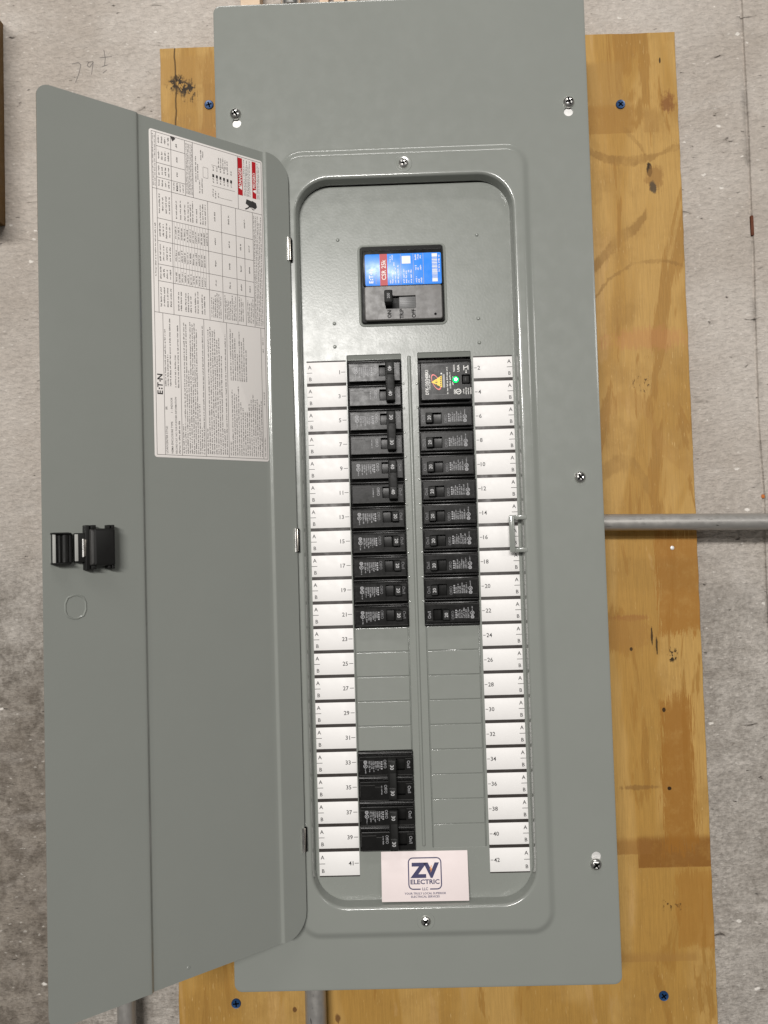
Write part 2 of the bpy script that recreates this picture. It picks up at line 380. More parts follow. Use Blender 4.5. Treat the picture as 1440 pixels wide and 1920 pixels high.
class MB:
    def __init__(s): s.v = []; s.f = []; s.mi = []; s.mats = []
    def m(s, mat):
        if mat not in s.mats: s.mats.append(mat)
        return s.mats.index(mat)
    def poly(s, pts, mat):
        i = len(s.v); s.v += [tuple(p) for p in pts]; s.f.append(tuple(range(i, i + len(pts)))); s.mi.append(s.m(mat))
    def stack(s, loops, mat, cap0=True, cap1=True, closed=False):
        """loops: list of lists of 3D points, same count, bridged in order"""
        n = len(loops[0]); b = len(s.v); k = s.m(mat)
        for L in loops: s.v += [tuple(p) for p in L]
        rg = len(loops) if closed else len(loops) - 1
        for j in range(rg):
            a0 = b + j * n; a1 = b + ((j + 1) % len(loops)) * n
            for i in range(n):
                i2 = (i + 1) % n
                s.f.append((a0 + i, a0 + i2, a1 + i2, a1 + i)); s.mi.append(k)
        if not closed:
            if cap0: s.f.append(tuple(reversed(range(b, b + n)))); s.mi.append(k)
            if cap1: s.f.append(tuple(range(b + (len(loops) - 1) * n, b + len(loops) * n))); s.mi.append(k)
    def slab(s, x0, x1, y0, y1, z0, z1, mat, r=0.02, bev=0.02, n=3):
        """box with rounded corners and an eased front edge"""
        L = lambda i, z: [(x, y, z) for x, y in rrect(x0 + i, x1 - i, y0 + i, y1 - i, max(r - i, 0.003), n)]
        s.stack([L(0, z0), L(0, z1 - bev), L(bev * 0.3, z1 - bev * 0.3), L(bev, z1)], mat)
    def pocket(s, x0, x1, y0, y1, z0, z1, hole, depth, mat, hmat, r=0.04, bev=0.03, n=3):
        """slab with a rectangular pocket in its front"""
        L = lambda i, z: [(x, y, z) for x, y in rrect(x0 + i, x1 - i, y0 + i, y1 - i, max(r - i, 0.003), n)]
        H = lambda z, i=0: [(x, y, z) for x, y in rrect(hole[0] + i, hole[1] - i, hole[2] + i, hole[3] - i, 0.02, n)]
        s.stack([L(0, z0), L(0, z1 - bev), L(bev * 0.3, z1 - bev * 0.3), L(bev, z1), H(z1), H(z1 - 0.015, 0.012)], mat, True, False)
        s.stack([H(z1 - 0.015, 0.012), H(z1 - depth, 0.012)], hmat, False, True)
    def rect(s, x0, x1, y0, y1, z, mat):
        s.poly([(x0, y0, z), (x1, y0, z), (x1, y1, z), (x0, y1, z)], mat)
    def lathe(s, cx, cy, prof, mat, n=28):
        s.stack([[(cx + r * math.cos(2 * math.pi * i / n), cy + r * math.sin(2 * math.pi * i / n), z) for i in range(n)] for r, z in prof], mat)
    def ring(s, cx, cy, z, r0, r1, mat, n=16, sx=1, sy=1, rot=0):
        cr, sr = math.cos(rot), math.sin(rot)
        P = lambda r, t: (cx + (r * sx * math.cos(t)) * cr - (r * sy * math.sin(t)) * sr, cy + (r * sx * math.cos(t)) * sr + (r * sy * math.sin(t)) * cr, z)
        for i in range(n):
            a, b = 2 * math.pi * i / n, 2 * math.pi * (i + 1) / n
            s.poly([P(r0, a), P(r1, a), P(r1, b), P(r0, b)], mat)
    def stroke(s, pts, wd, z, mat):
        for (xa, ya), (xb, yb) in zip(pts, pts[1:]):
            d = math.hypot(xb - xa, yb - ya) or 1e-6
            nx, ny = -(yb - ya) / d * wd / 2, (xb - xa) / d * wd / 2
            s.poly([(xa - nx, ya - ny, z), (xb - nx, yb - ny, z), (xb + nx, yb + ny, z), (xa + nx, ya + ny, z)], mat)
    def tube(s, path, r, mat, n=16):
        loops = []
        P = [Vector(p) for p in path]
        for i, p in enumerate(P):
            t = (P[min(i + 1, len(P) - 1)] - P[max(i - 1, 0)]).normalized()
            u = t.cross(Vector((0, 0, 1)))
            if u.length < 0.1: u = t.cross(Vector((1, 0, 0)))
            u.normalize(); v = u.cross(t)
            loops.append([tuple(p + r * (math.cos(2 * math.pi * k / n) * u + math.sin(2 * math.pi * k / n) * v)) for k in range(n)])
        s.stack(loops, mat)
    def text(s, st, x, y, z, h, mat, ang=0, align='C', bold=0.0, wide=1.0):
        vs, fs = glyphs(st, bold)
        if not vs: return
        xs = [p[0] for p in vs]
        hh = max(p[1] for p in glyphs('H', 0.0)[0]); k = h / hh
        x0 = {'L': min(xs), 'C': (min(xs) + max(xs)) / 2, 'R': max(xs)}[align]
        ca, sa = math.cos(math.radians(ang)), math.sin(math.radians(ang))
        b = len(s.v); mi = s.m(mat)
        for px, py in vs:
            lx, ly = (px - x0) * k * wide, (py - hh / 2) * k
            s.v.append((x + lx * ca - ly * sa, y + lx * sa + ly * ca, z))
        for f in fs: s.f.append(tuple(b + i for i in f)); s.mi.append(mi)
    def ticks(s, x, y, z, length, h, mat, ang=0, dens=1.0):
        """a line of print too small to read: letter-sized ticks in words"""
        ca, sa = math.cos(math.radians(ang)), math.sin(math.radians(ang))
        t = 0.0; word = rng.randint(3, 9)
        while t < length:
            if word == 0:
                t += h * 0.6; word = rng.randint(2, 9); continue
            lw = h * rng.choice((0.18, 0.3, 0.38, 0.45)) * dens; hh = h * rng.choice((0.72, 0.72, 1.0, 0.8)); o = h * rng.choice((0, 0, 0.22))
            lw = min(lw, length - t)
            if lw <= 0: break
            q = [(t, o), (t + lw, o), (t + lw, hh), (t, hh)]
            s.poly([(x + a * ca - b * sa, y + a * sa + b * ca, z) for a, b in q], mat)
            t += lw + h * 0.24; word -= 1
    def mesh(s, name, sharp=35):
        me = bpy.data.meshes.new(name)
        me.from_pydata([V(*p) for p in s.v], [], s.f)
        for mt in s.mats: me.materials.append(mt)
        for p, i in zip(me.polygons, s.mi): p.material_index = i; p.use_smooth = True
        me.update()
        me.set_sharp_from_angle(angle=math.radians(sharp))
        return me
    def build(s, name, parent=None, loc=(0, 0, 0), sharp=35):
        o = bpy.data.objects.new(name, s.mesh(name, sharp)); C.objects.link(o)
        o.location = V(*loc); o.parent = parent
        return o

def tag(o, label, cat, group=None):
    o['label'] = label; o['category'] = cat
    if group: o['group'] = group
    return o
def thing(name, loc, label, cat, group=None):
    o = bpy.data.objects.new(name, None); C.objects.link(o); o.location = V(*loc)
    o.empty_display_size = 0.02
    return tag(o, label, cat, group)
def copy_tree(o, parent=None):
    c = o.copy(); C.objects.link(c); c.parent = parent
    for ch in list(o.children): copy_tree(ch, c)
    return c

PLYF, WALL, COV, LIP = -3.4, -4.12, 0.45, 0.565

# ------------------------------------------------------------------ setting: concrete wall
b = MB()
gx = [(-70, WALL), (16.10, WALL), (16.14, WALL - 0.09), (16.22, WALL - 0.10), (16.26, WALL), (70, WALL)]
wob = [(-40, 0), (12, -0.06), (15, 0.04), (18.3, -0.06), (23.3, 0.0), (26.5, 0.08), (28.3, 0.05), (32, 0.08), (38.5, 0.05), (80, 0.0)]
for (y0, o0), (y1, o1) in zip(wob, wob[1:]):
    for i, ((xa, za), (xb, zb)) in enumerate(zip(gx, gx[1:])):
        oa = lambda o, x: o if abs(x) < 69 else 0
        b.poly([(xa + oa(o0, xa), y0, za), (xb + oa(o0, xb), y0, zb), (xb + oa(o1, xb), y1, zb), (xa + oa(o1, xa), y1, za)], CONC)
wall = b.build('wall'); wall['kind'] = 'structure'
wall['label'] = 'pitted beige concrete wall with a vertical form joint'
b = MB()
for s in ([(-15.52, 36.65), (-15.22, 36.71), (-15.09, 36.59), (-15.18, 36.21), (-15.36, 35.74)], [(-15.44, 36.03), (-15.37, 35.98)],
          [(-14.5, 36.74), (-14.71, 36.71), (-14.8, 36.54), (-14.67, 36.46), (-14.5, 36.7), (-14.59, 36.1)],
          [(-13.98, 37.28), (-13.92, 36.85), (-13.96, 36.51)], [(-14.19, 36.9), (-13.6, 36.94)], [(-14.07, 36.47), (-13.82, 36.54)], [(-13.86, 36.29), (-14.05, 36.15)]):
    b.stroke(s, 0.036, WALL + 0.006, PENCIL)
b.build('pencil_mark', wall)
b = MB(); b.slab(16.20, 16.34, 27.25, 28.2, WALL - 0.08, WALL + 0.03, RUST, 0.04, 0.03); b.build('rusty_tie', wall)
b = MB(); b.slab(16.10, 16.26, 14.98, 15.16, WALL - 0.06, WALL + 0.035, ORUST, 0.06, 0.03); b.build('rust_spot', wall)

# ------------------------------------------------------------------ plywood board
b = MB()
outl = []
def jag(x0, y0, x1, y1, n, a):
    for i in range(n):
        t = i / n; k = rng.uniform(-a, a)
        dx, dy = x1 - x0, y1 - y0; d = math.hypot(dx, dy)
        outl.append((x0 + dx * t - dy / d * k, y0 + dy * t + dx / d * k))
jag(-11.08, -16, 12.82, -16, 4, 0.0); jag(12.82, -16, 12.80, 36.64, 90, 0.018); jag(12.80, 36.64, -11.1, 36.78, 40, 0.015); jag(-11.1, 36.78, -11.08, -16, 80, 0.015)
I = lambda e, z: [(x + (e if x < 0 else -e) * (1 if abs(x) > 10.5 else 0), y - (e if y > 30 else 0), z) for x, y in outl]
b.stack([I(0, WALL + 0.004), I(0, PLYF - 0.03), I(0.025, PLYF)], PLY)
ply = b.build('plywood_board', None, (0, 0, 0))
tag(ply, 'varnished knotty plywood backboard fixed to the concrete behind the panel', 'board')

# ------------------------------------------------------------------ load centre cabinet
panel = thing('electrical_panel', (0, -4.3, PLYF), 'tall grey breaker panel with its door swung open to the left', 'electrical panel')
def part(bb, name, parent=panel, sharp=35):
    # build in panel coordinates, kept relative to the cabinet's base
    o = bb.build(name, parent, (0, 4.3, -PLYF) if parent is panel else (0, 0, 0), sharp)
    return o

b = MB()   # back box: open shell
def boxloop(i, z): return [(x, y, z) for x, y in rrect(-7.15 + i, 7.15 - i, -3.7 + i, 35.5 - i, 0.08, 2)]
b.stack([boxloop(0, PLYF + 0.002), boxloop(0, 0.37), boxloop(0.55, 0.37), boxloop(0.55, 0.31), boxloop(0.06, 0.31), boxloop(0.06, PLYF + 0.06)], ZINC)
part(b, 'back_box')

# cover: one pressed sheet
b = MB()
N = 10
def rl(x0, x1, y0, y1, r, z): return [(x, y, z) for x, y in rrect(x0, x1, y0, y1, r, N)]
def ctr(i, z, r=0.32): return rl(-7.73 + i, 7.66 - i, -4.26 + i, 36.0 - i, max(r - i, 0.05), z)
def emb(i, z, r=0.85): return rl(-5.06 + i, 5.04 - i, -2.16 + i, 29.62 - i, r - i, z)
def lip(i, z, r=1.45): return rl(-4.53 + i, 4.46 - i, -1.06 + i, 28.52 - i, r - i, z)
front = [ctr(0.0, 0.385), ctr(0.0, COV - 0.02), ctr(0.006, COV - 0.006), ctr(0.02, COV), ctr(0.10, COV), emb(-0.18, COV)]
for q in range(13):
    t = q / 12; front.append(emb(-0.14 + 0.38 * t, COV + (LIP - COV) * (0.5 - 0.5 * math.cos(math.pi * t))))
front += [emb(0.28, LIP), lip(-0.16, LIP)]
for q in range(9):
    a = math.radians(84 * q / 8); front.append(lip(-0.06 + 0.12 * math.sin(a), LIP - 0.12 + 0.12 * math.cos(a)))
front += [lip(0.10, 0.05), lip(0.105, 0.02)]
back = [lip(0.045, 0.02), lip(0.0, LIP - 0.2), lip(-0.10, LIP - 0.07), emb(0.30, LIP - 0.06), emb(0.20, LIP - 0.07), emb(0.06, COV - 0.05), emb(-0.18, COV - 0.06), ctr(0.1, 0.385)]
b.stack(front + back, PAINT, closed=True)
cover = part(b, 'cover', panel, 60)
cut = MB()
for cx, cy in ((-6.86, 31.0), (6.85, 30.97), (6.82, 0.74)):
    cut.lathe(cx, cy, [(0.19, 0.2), (0.19, 0.7)], PAINT, 24)
for cx, cy, dy in ((-6.87, 31.2, 0.28), (6.85, 31.17, 0.28), (6.81, 0.6, 0.25)):
    cut.stack([[(cx - .09, cy - dy, z), (cx + .09, cy - dy, z), (cx + .09, cy + dy, z), (cx - .09, cy + dy, z)] for z in (0.22, 0.68)], PAINT)
cuto = cut.build('cutter', panel, (0, 4.3, -PLYF))
bpy.context.view_layer.update()
md = cover.modifiers.new('holes', 'BOOLEAN'); md.object = cuto; md.operation = 'DIFFERENCE'; md.solver = 'EXACT'; md.use_self = True
dg = bpy.context.evaluated_depsgraph_get()
nm = bpy.data.meshes.new_from_object(cover.evaluated_get(dg))
cover.modifiers.clear()
if len(nm.polygons) > 200:
    cover.data = nm
bpy.data.objects.remove(cuto)
for p in cover.data.polygons: p.use_smooth = True
cover.data.set_sharp_from_angle(angle=math.radians(60))

def screw(name, x, y, z, r, mat, parent, ang=0.0, dimple=False, dome=0.10, slot=True):
    bb = MB()
    bb.lathe(0, 0, [(r, -0.02), (r, 0.025), (r * 0.93, 0.055), (r * 0.75, dome * 0.8), (r * 0.45, dome), (r * 0.42, dome * 0.97)], mat, 24)
    ca, sa = math.cos(ang), math.sin(ang)
    for k in (0, 1):
        l, wd = (r * 0.62, r * 0.15)
        P = [(-l, -wd), (l, -wd), (l, wd), (-l, wd)]
        if k: P = [(-q, p) for p, q in P]
        bb.stack([[(p * ca - q * sa, p * sa + q * ca, zz) for p, q in P] for zz in (dome * 0.5, dome * 1.02)], HOLE)
    if dimple:
        bb.lathe(0, 0, [(r * 1.9, -0.03), (r * 1.75, 0.006), (r * 1.35, 0.012), (r * 1.1, -0.004)], PAINT, 28)
    o = bb.build(name, parent, (x, y + 4.3, z - PLYF) if parent is panel else (x, y, z))
    return o
for x, y, a in ((-6.89, 31.38, 0.5), (6.87, 31.36, 0.3), (6.75, 15.88, 0.7), (6.79, 0.44, 0.6)):
    screw('cover_screw', x, y, COV + 0.01, 0.235, CHROME, panel, a, dome=0.13)
for x, y, a in ((-0.01, 29.0, 0.2), (-0.04, -1.58, 0.9)):
    screw('trim_screw', x, y, LIP + 0.006, 0.20, CHROME, panel, a, True)

# deadfront
b = MB()
import bmesh
def plate_with_holes(outer, holes, z, mat):
    bm = bmesh.new(); edges = []
    for L in [outer] + holes:
        vs = [bm.verts.new((x, y, z)) for x, y in L]
        edges += [bm.edges.new((vs[i], vs[(i + 1) % len(vs)])) for i in range(len(vs))]
    bmesh.ops.triangle_fill(bm, use_beauty=True, use_dissolve=False, edges=edges, normal=(0, 0, 1))
    bm.verts.index_update()
    k = len(b.v); b.v += [tuple(v.co) for v in bm.verts]
    mi = b.m(mat)
    for f in bm.faces:
        idx = [k + v.index for v in f.verts]
        if f.normal.z < 0: idx.reverse()
        b.f.append(tuple(idx)); b.mi.append(mi)
    bm.free()
DX0, DX1, DY0, DY1 = -4.38, 4.36, -1.0, 28.31
HL = (-2.60, -0.33, 1.09, 21.27); HR = (0.33, 2.55, 1.05, 21.29); HM = (-1.93, 1.54, 22.52, 25.76)
outer = rrect(DX0, DX1, DY0, DY1, 1.25, N)
hole = lambda h, r: rrect(h[0], h[1], h[2], h[3], r, 4)
plate_with_holes(outer, [hole(HL, 0.05), hole(HR, 0.05), hole(HM, 0.13)], 0.0, PAINT_T)
rim = lambda i, z: rl(DX0 - i, DX1 + i, DY0 - i, DY1 + i, 1.25 + i, z)
b.stack([rim(0, 0), rim(0.04, -0.008), rim(0.07, -0.03), rim(0.09, -0.07), rim(0.10, -0.3)], PAINT_T, False, False)
for h, r in ((HL, 0.05), (HR, 0.05), (HM, 0.13)):     # returned hole edges
    H = lambda i, z: [(x, y, z) for x, y in rrect(h[0] + i, h[1] - i, h[2] + i, h[3] - i, max(r - i, 0.01), 4)]
    b.stack([H(0, 0), H(0.018, -0.014), H(0.022, -0.12)], PAINT_T, False, False)
# slanted top lip of each column
for h in (HL, HR):
    b.poly([(h[0] + .022, h[3] - .022, -0.03), (h[1] - .022, h[3] - .022, -0.03), (h[1] - .022, h[3] - 0.21, -0.10), (h[0] + .022, h[3] - 0.21, -0.10)][::-1], PAINT)
# centre bead
bl = lambda i, z: [(x, y, z) for x, y in rrect(-0.07 + i, 0.05 - i, 1.15 + i, 21.15 - i, 0.05, 4)]
b.stack([bl(-0.02, 0.001), bl(0.0, 0.02), bl(0.025, 0.05), bl(0.045, 0.056)], PAINT_T, False, True)
# raised frame round the main breaker opening
H = lambda i, z: [(x, y, z) for x, y in rrect(HM[0] - i, HM[1] + i, HM[2] - i, HM[3] + i, 0.13 + i, 4)]
b.stack([H(0.10, 0.001), H(0.075, 0.03), H(0.03, 0.04), H(0.0, 0.02)], PAINT_T, False, False)
dead = part(b, 'deadfront', panel, 30)
# the twist-out stubs beside the divider
for side, hx in ((-1, HL[1]), (1, HR[0])):
    for i in range(1, 11):
        bb = MB(); bb.slab(-0.05, 0.05, -0.045, 0.045, -0.02, 0.022, PAINT, 0.03, 0.015)
        bb.build('twist_out_stub', dead, (hx - side * 0.05, 21 - i + rng.uniform(-.02, .02), 0.0))
for x, y in ((-2.83, 26.12), (2.96, 26.14), (-3.06, 22.61), (2.91, 22.63), (-3.07, 21.64), (2.92, 21.62)):
    bb = MB(); bb.lathe(0, 0, [(0.08, -0.002), (0.068, 0.02), (0.045, 0.036), (0.02, 0.043)], PAINT, 14)
    bb.build('dimple', dead, (x, y, 0))
# blank twist-out plates
def blank(x0, x1, y0):
    bb = MB()
    g = 0.012; n = 3
    P = lambda i, zt, zb: [(x, y, zb + (zt - zb) * (y / 1.0)) for x, y in rrect(x0 + 0.06 + i, x1 - 0.06 - i, g + i, 1 - g - i, 0.02, n)]
    bb.stack([P(0, -0.16, -0.12), P(0, -0.075, -0.037), P(0.005, -0.060, -0.022), P(0.014, -0.049, -0.011), P(0.026, -0.046, -0.008), P(0.036, -0.046, -0.008)], PAINT)
    return bb.build('blank_plate', dead, (0, y0, 0), sharp=60)
for h_, y_, k_ in ((HL, 5.0, 5), (HR, 1.06, 8.94)):
    bb = MB(); bb.slab(h_[0] + 0.023, h_[1] - 0.023, 0.0, k_, -0.14, -0.075, PAINT, 0.01, 0.005, 1)
    bb.build('backing_strip', dead, (0, y_, 0))
for k in range(5): blank(HL[0], HL[1], 9 - k)
for k in range(9): blank(HR[0], HR[1], 9 - k)

# circuit directory strips, 21 cells each side
def strip(side):
    x0, x1 = (-4.264, -2.635) if side < 0 else (2.635, 4.242)
    bb = MB(); bb.slab(x0, x1, 0.0, 21.06, 0.001, 0.008, STRIPE, 0.005, 0.002, 1)
    st = part(bb, 'circuit_directory')
    for i in range(21):
        y1 = 21 - i; y0 = y1 - 1 + (0.135 if i < 20 else 0.05); y1 -= 0.0
        num = str(2 * i + (1 if side < 0 else 2))
        cc = MB(); h = y1 - y0; z = 0.004
        cc.slab(x0 + 0.0, x1 - 0.0, 0, h, 0.0, z, PAPER, 0.004, 0.001, 1)
        zp = z + 0.003
        ym = h * 0.5
        if side < 0:
            cc.text('A', x0 + 0.13, h * 0.77, zp, 0.145, INK, bold=0.012); cc.text('B', x0 + 0.15, h * 0.2, zp, 0.145, INK, bold=0.012)
            cc.rect(x0, x0 + 0.23, ym - 0.011, ym + 0.011, zp, INK)
            cc.rect(x1 - 0.20, x1 - 0.03, ym - 0.011, ym + 0.011, zp, INK)
            cc.text(num, x1 - 0.25, ym, zp, 0.16, INK, align='R', bold=0.012)
        else:
            cc.text('A', x1 - 0.13, h * 0.77, zp, 0.145, INK, bold=0.012); cc.text('B', x1 - 0.12, h * 0.2, zp, 0.145, INK, bold=0.012)
            cc.rect(x1 - 0.23, x1, ym - 0.011, ym + 0.011, zp, INK)
            cc.rect(x0 + 0.03, x0 + 0.14, ym - 0.011, ym + 0.011, zp, INK)
            cc.text(num, x0 + 0.17, ym, zp, 0.16, INK, align='L', bold=0.012)
        cc.build('directory_cell', st, (0, y0, 0.008))
strip(-1); strip(1)

# strike plate for the latch
b = MB()
b.slab(3.80, 4.02, 12.93, 14.42, LIP - 0.05, LIP + 0.03, PAINT, 0.06, 0.03)
b.slab(4.015, 4.52, 14.24, 14.425, LIP - 0.05, LIP + 0.028, PAINT, 0.02, 0.03)
b.slab(4.015, 4.52, 12.925, 13.11, LIP - 0.05, LIP + 0.028, PAINT, 0.02, 0.03)
part(b, 'strike_plate')
# hinges
for y in (25.05, 13.19, 1.30):
    b = MB()
    b.tube([(0, 0, 0.13), (0, 0.03, 0.13), (0, 0.92, 0.13), (0, 0.95, 0.13)], 0.055, CHROME, 14)
    b.slab(-0.14, 0.14, 0.0, 0.95, -0.05, 0.09, HOLE, 0.03, 0.02)
    b.slab(0.055, 0.10, 0.02, 0.93, 0.0, 0.125, DULL, 0.01, 0.01)
    b.build('hinge', panel, (-4.80, y + 4.3, LIP + 0.10 - PLYF))

# ------------------------------------------------------------------ door (part of the cabinet), its own frame: x = -u from the hinge
DW, DY_0, DY_1 = 9.69, -1.945, 29.295
us = sorted(set([0, 0.03, 0.08, 0.15, 0.25, 0.37, 0.5, 0.65, 0.8, 0.95, 0.99, 1.01, 1.04, 1.07, 1.10, 1.14, 1.3, 2, 3, 4, 5, 6, 6.16, 6.19, 6.22, 6.25, 6.28, 6.31, 6.4, 7, 8, 9, 9.2, 9.3, 9.4, 9.48, 9.55, 9.6, 9.64, 9.67, 9.685, DW]))
def sst(t): t = max(0, min(1, t)); return t * t * (3 - 2 * t)
def zoff(u): return -0.085 * sst((u - 1.0) / 0.12) * (1 - sst((u - 6.17) / 0.13))
def trim_in(u):
    k = 0.0
    if u < 0.95: k = max(k, 0.95 - math.sqrt(max(0, 0.95 ** 2 - (0.95 - u) ** 2)) if u < 0.95 else 0)
    if u > DW - 0.45: k = max(k, 0.45 - math.sqrt(max(0, 0.45 ** 2 - (u - DW + 0.45) ** 2)))
    return k
b = MB()
rows = []
for u in us:
    k = trim_in(u); y0, y1 = DY_0 + k, DY_1 - k; z = zoff(u)
    ys = [y0, y0 + 0.02] + [y0 + 0.02 + (y1 - y0 - 0.04) * t / 10 for t in range(1, 10)] + [y1 - 0.02, y1]
    rows.append([(-u, y, z) for y in ys])
nf = len(rows[0]); base = len(b.v); mi = b.m(PAINT)
for r in rows: b.v += r
for r in rows: b.v += [(x, y, z - 0.055) for x, y, z in r]
o2 = len(rows) * nf
for i in range(len(rows) - 1):
    for j in range(nf - 1):
        a = i * nf + j
        b.f.append((a, a + 1, a + nf + 1, a + nf)); b.mi.append(mi)
        b.f.append((o2 + a, o2 + a + nf, o2 + a + nf + 1, o2 + a + 1)); b.mi.append(mi)
    for j in (0, nf - 1):
        a = i * nf + j; q = (a, a + nf, o2 + a + nf, o2 + a)
        b.f.append(q if j == 0 else q[::-1]); b.mi.append(mi)
for i in (0, len(rows) - 1):
    for j in range(nf - 1):
        a = i * nf + j; q = (a, o2 + a, o2 + a + 1, a + 1)
        b.f.append(q if i == 0 else q[::-1]); b.mi.append(mi)
# reverse all so that the inside of the door (towards the camera) faces +z
door = b.build('door', panel, (-4.746, 4.3, 0.72 - PLYF), 50)
door.rotation_euler = (0, 0, math.radians(37.94))
bmx = bmesh.new(); bmx.from_mesh(door.data); bmesh.ops.recalc_face_normals(bmx, faces=bmx.faces); bmx.to_mesh(door.data); bmx.free()

# instruction label on the door. page coordinates: a reads upwards, pb runs left to right
L = MB()
LZ = 0.006
L.slab(-5.80, -1.14, 16.80, 28.90, -0.002, LZ - 0.002, PAPER2, 0.10, 0.002, 4)
def lx(bb): return -5.80 + bb
def ly(a): return 16.84 + a
def hl(bb, a0, a1, wd=0.018, mt=RULE): L.rect(lx(bb) - wd / 2, lx(bb) + wd / 2, ly(a0), ly(a1), LZ, mt)      # constant pb
def vl(a, b0, b1, wd=0.018, mt=RULE): L.rect(lx(b0), lx(b1), ly(a) - wd / 2, ly(a) + wd / 2, LZ + 0.0004, mt)
def tl(bb, a0, a1, h=0.052, mt=INKG, d=1.0): L.ticks(lx(bb) + h / 2, ly(a0), LZ, a1 - a0, h, mt, 90, d)
for bb in (0.09, 4.60): hl(bb, 0.06, 11.98)
for a in (0.06, 11.98): vl(a, 0.09, 4.60)
for bb in (0.40, 1.05, 2.0, 2.94, 4.42): hl(bb, 0.06, 5.27)
vl(5.27, 0.09, 4.60)
# logo
L.text('E', lx(0.245), ly(2.33), LZ, 0.19, INK, 90, bold=0.03, wide=1.1)
L.text('T', lx(0.245), ly(2.60), LZ, 0.19, INK, 90, bold=0.03, wide=1.0)
L.text('N', lx(0.245), ly(2.90), LZ, 0.19, INK, 90, bold=0.03, wide=1.1)
for a, bb in ((2.475, 0.31), (2.475, 0.22), (2.75, 0.25)): L.ring(lx(bb), ly(a), LZ, 0.0, 0.032, INK, 8)
def head(s, bb, a, h=0.072): L.text(s, lx(bb), ly(a), LZ, h, INK, 90, 'L', 0.004)
head('LOADCENTER STYLE:', 0.47, 0.12); head('BR', 0.47, 1.72); head('NEMA ENCLOSURE TYPE:', 0.67, 0.12); head('1 - INDOOR', 0.67, 1.62)
head('RECORD CAT. NO. FOR FURTHER INFORMATION', 0.83, 0.12, 0.064); tl(0.95, 0.12, 1.33, 0.06, INK)
for bb, a0, a1 in ((0.46, 2.57, 4.66), (0.55, 2.58, 3.75), (0.65, 2.59, 5.09), (0.84, 2.56, 3.76), (0.95, 2.56, 4.88)): tl(bb, a0, a1, 0.055, INK if a1 > 4.5 else INKG)
def para(b0, b1, n, a0, a1s, first=None, h=0.052):
    for i in range(n):
        bb = b0 + (b1 - b0) * i / (n - 1)
        tl(bb, a0, a1s[i % len(a1s)] + rng.uniform(-0.12, 0.0), h, INKG if i else INK)
para(1.11, 1.93, 11, 0.14, (1.25, 5.12, 5.0, 3.3, 5.15, 5.05, 5.15, 4.85, 2.1))
para(2.07, 2.86, 10, 0.16, (1.2, 4.9, 5.1, 4.95, 5.0, 4.6, 4.7, 4.0))
for i in range(16):
    bb = 3.02 + 1.34 * i / 15
    tl(bb, 0.15, (0.8, 2.7, 2.6, 2.6, 2.9, 2.3, 2.1, 1.9, 2.0, 2.2, 2.4, 2.6, 2.4, 2.5, 2.2, 2.4)[i] + rng.uniform(-.1, 0), 0.05, INKG if i else INK)
for i in range(8):
    tl(3.08 + 0.66 * i / 7, 3.05, (5.05, 4.9, 4.7, 4.1, 5.0, 4.6, 4.8, 4.3)[i], 0.05)
for a0, a1 in ((0.15, 0.9), (2.2, 2.7), (4.3, 4.45), (4.6, 4.9)): tl(4.50, a0, a1, 0.045)
# tables, upper half of the label
for bb, a0, a1 in ((0.26, 5.27, 11.98), (0.83, 5.27, 11.98), (1.38, 9.86, 11.98), (1.69, 9.86, 11.98), (2.26, 5.27, 9.86), (2.82, 5.27, 9.86), (3.43, 5.27, 9.86), (3.79, 5.27, 8.77), (4.17, 5.27, 9.86), (3.56, 9.86, 11.98)):
    hl(bb, a0, a1)
for a, b0, b1 in ((9.86, 0.09, 4.60), (8.77, 0.26, 4.17), (7.93, 0.26, 4.17), (7.06, 0.26, 4.17), (6.44, 0.26, 4.17), (10.30, 0.26, 1.38), (10.84, 0.26, 1.38), (11.47, 0.26, 1.38)):
    vl(a, b0, b1)
tl(0.17, 6.6, 8.6, 0.05); tl(0.13, 9.95, 11.9, 0.04); tl(0.20, 9.95, 11.9, 0.04)
for a0, a1 in ((5.4, 6.35), (6.5, 7.0), (7.15, 7.85), (8.0, 8.7), (8.9, 9.75), (9.95, 10.25), (10.35, 10.8), (10.9, 11.42), (11.55, 11.92)):
    for k in range(4):
        s = rng.uniform(0.05, 0.2) * (a1 - a0); tl(0.35 + 0.125 * k, a0 + s, a1 - s, 0.06, INK)
for a0, a1 in ((9.97, 10.25), (10.5, 10.72), (11.05, 11.25), (11.6, 11.75)):
    tl(1.05, a0, a1, 0.07, INK)
for k in range(4): tl(0.92 + 0.12 * k, 9.95, 10.26, 0.05)
for k in range(5): tl(1.43 + 0.055 * k, 9.95, 11.9, 0.036)
for k in range(12):                                     # dense rating rows
    bb = 0.90 + 1.36 * k / 12
    hl(bb, 6.44, 8.77, 0.008)
    for a0, a1 in ((6.5, 6.92), (7.25, 7.75), (8.1, 8.62)):
        if rng.random() < 0.93: tl(bb + 0.055, a0 + rng.uniform(0, .05), a1 - rng.uniform(0, .08), 0.058, INKG)
for bb in (1.0, 1.16, 1.33, 1.46, 1.55, 1.64, 1.8, 1.95, 2.05, 2.15): tl(bb, 8.9, 9.72 - rng.uniform(0, .3), 0.055)
for bb in (1.02, 1.12, 1.3, 1.4, 1.5, 1.68, 1.78, 1.95, 2.05): tl(bb, 5.45, 6.3 - rng.uniform(0, .25), 0.055, INK)
for b0, b1 in ((2.26, 2.82), (2.82, 3.43), (3.43, 3.79), (3.79, 4.17)):
    m_ = (b0 + b1) / 2
    for a in (6.75, 7.5, 8.35): tl(m_, a - 0.12, a + 0.13, 0.06, INK)
    for k in range(int((b1 - b0) / 0.075) - 1): tl(b0 + 0.08 + 0.075 * k, 5.4, 6.38 - rng.uniform(0, .3), 0.045)
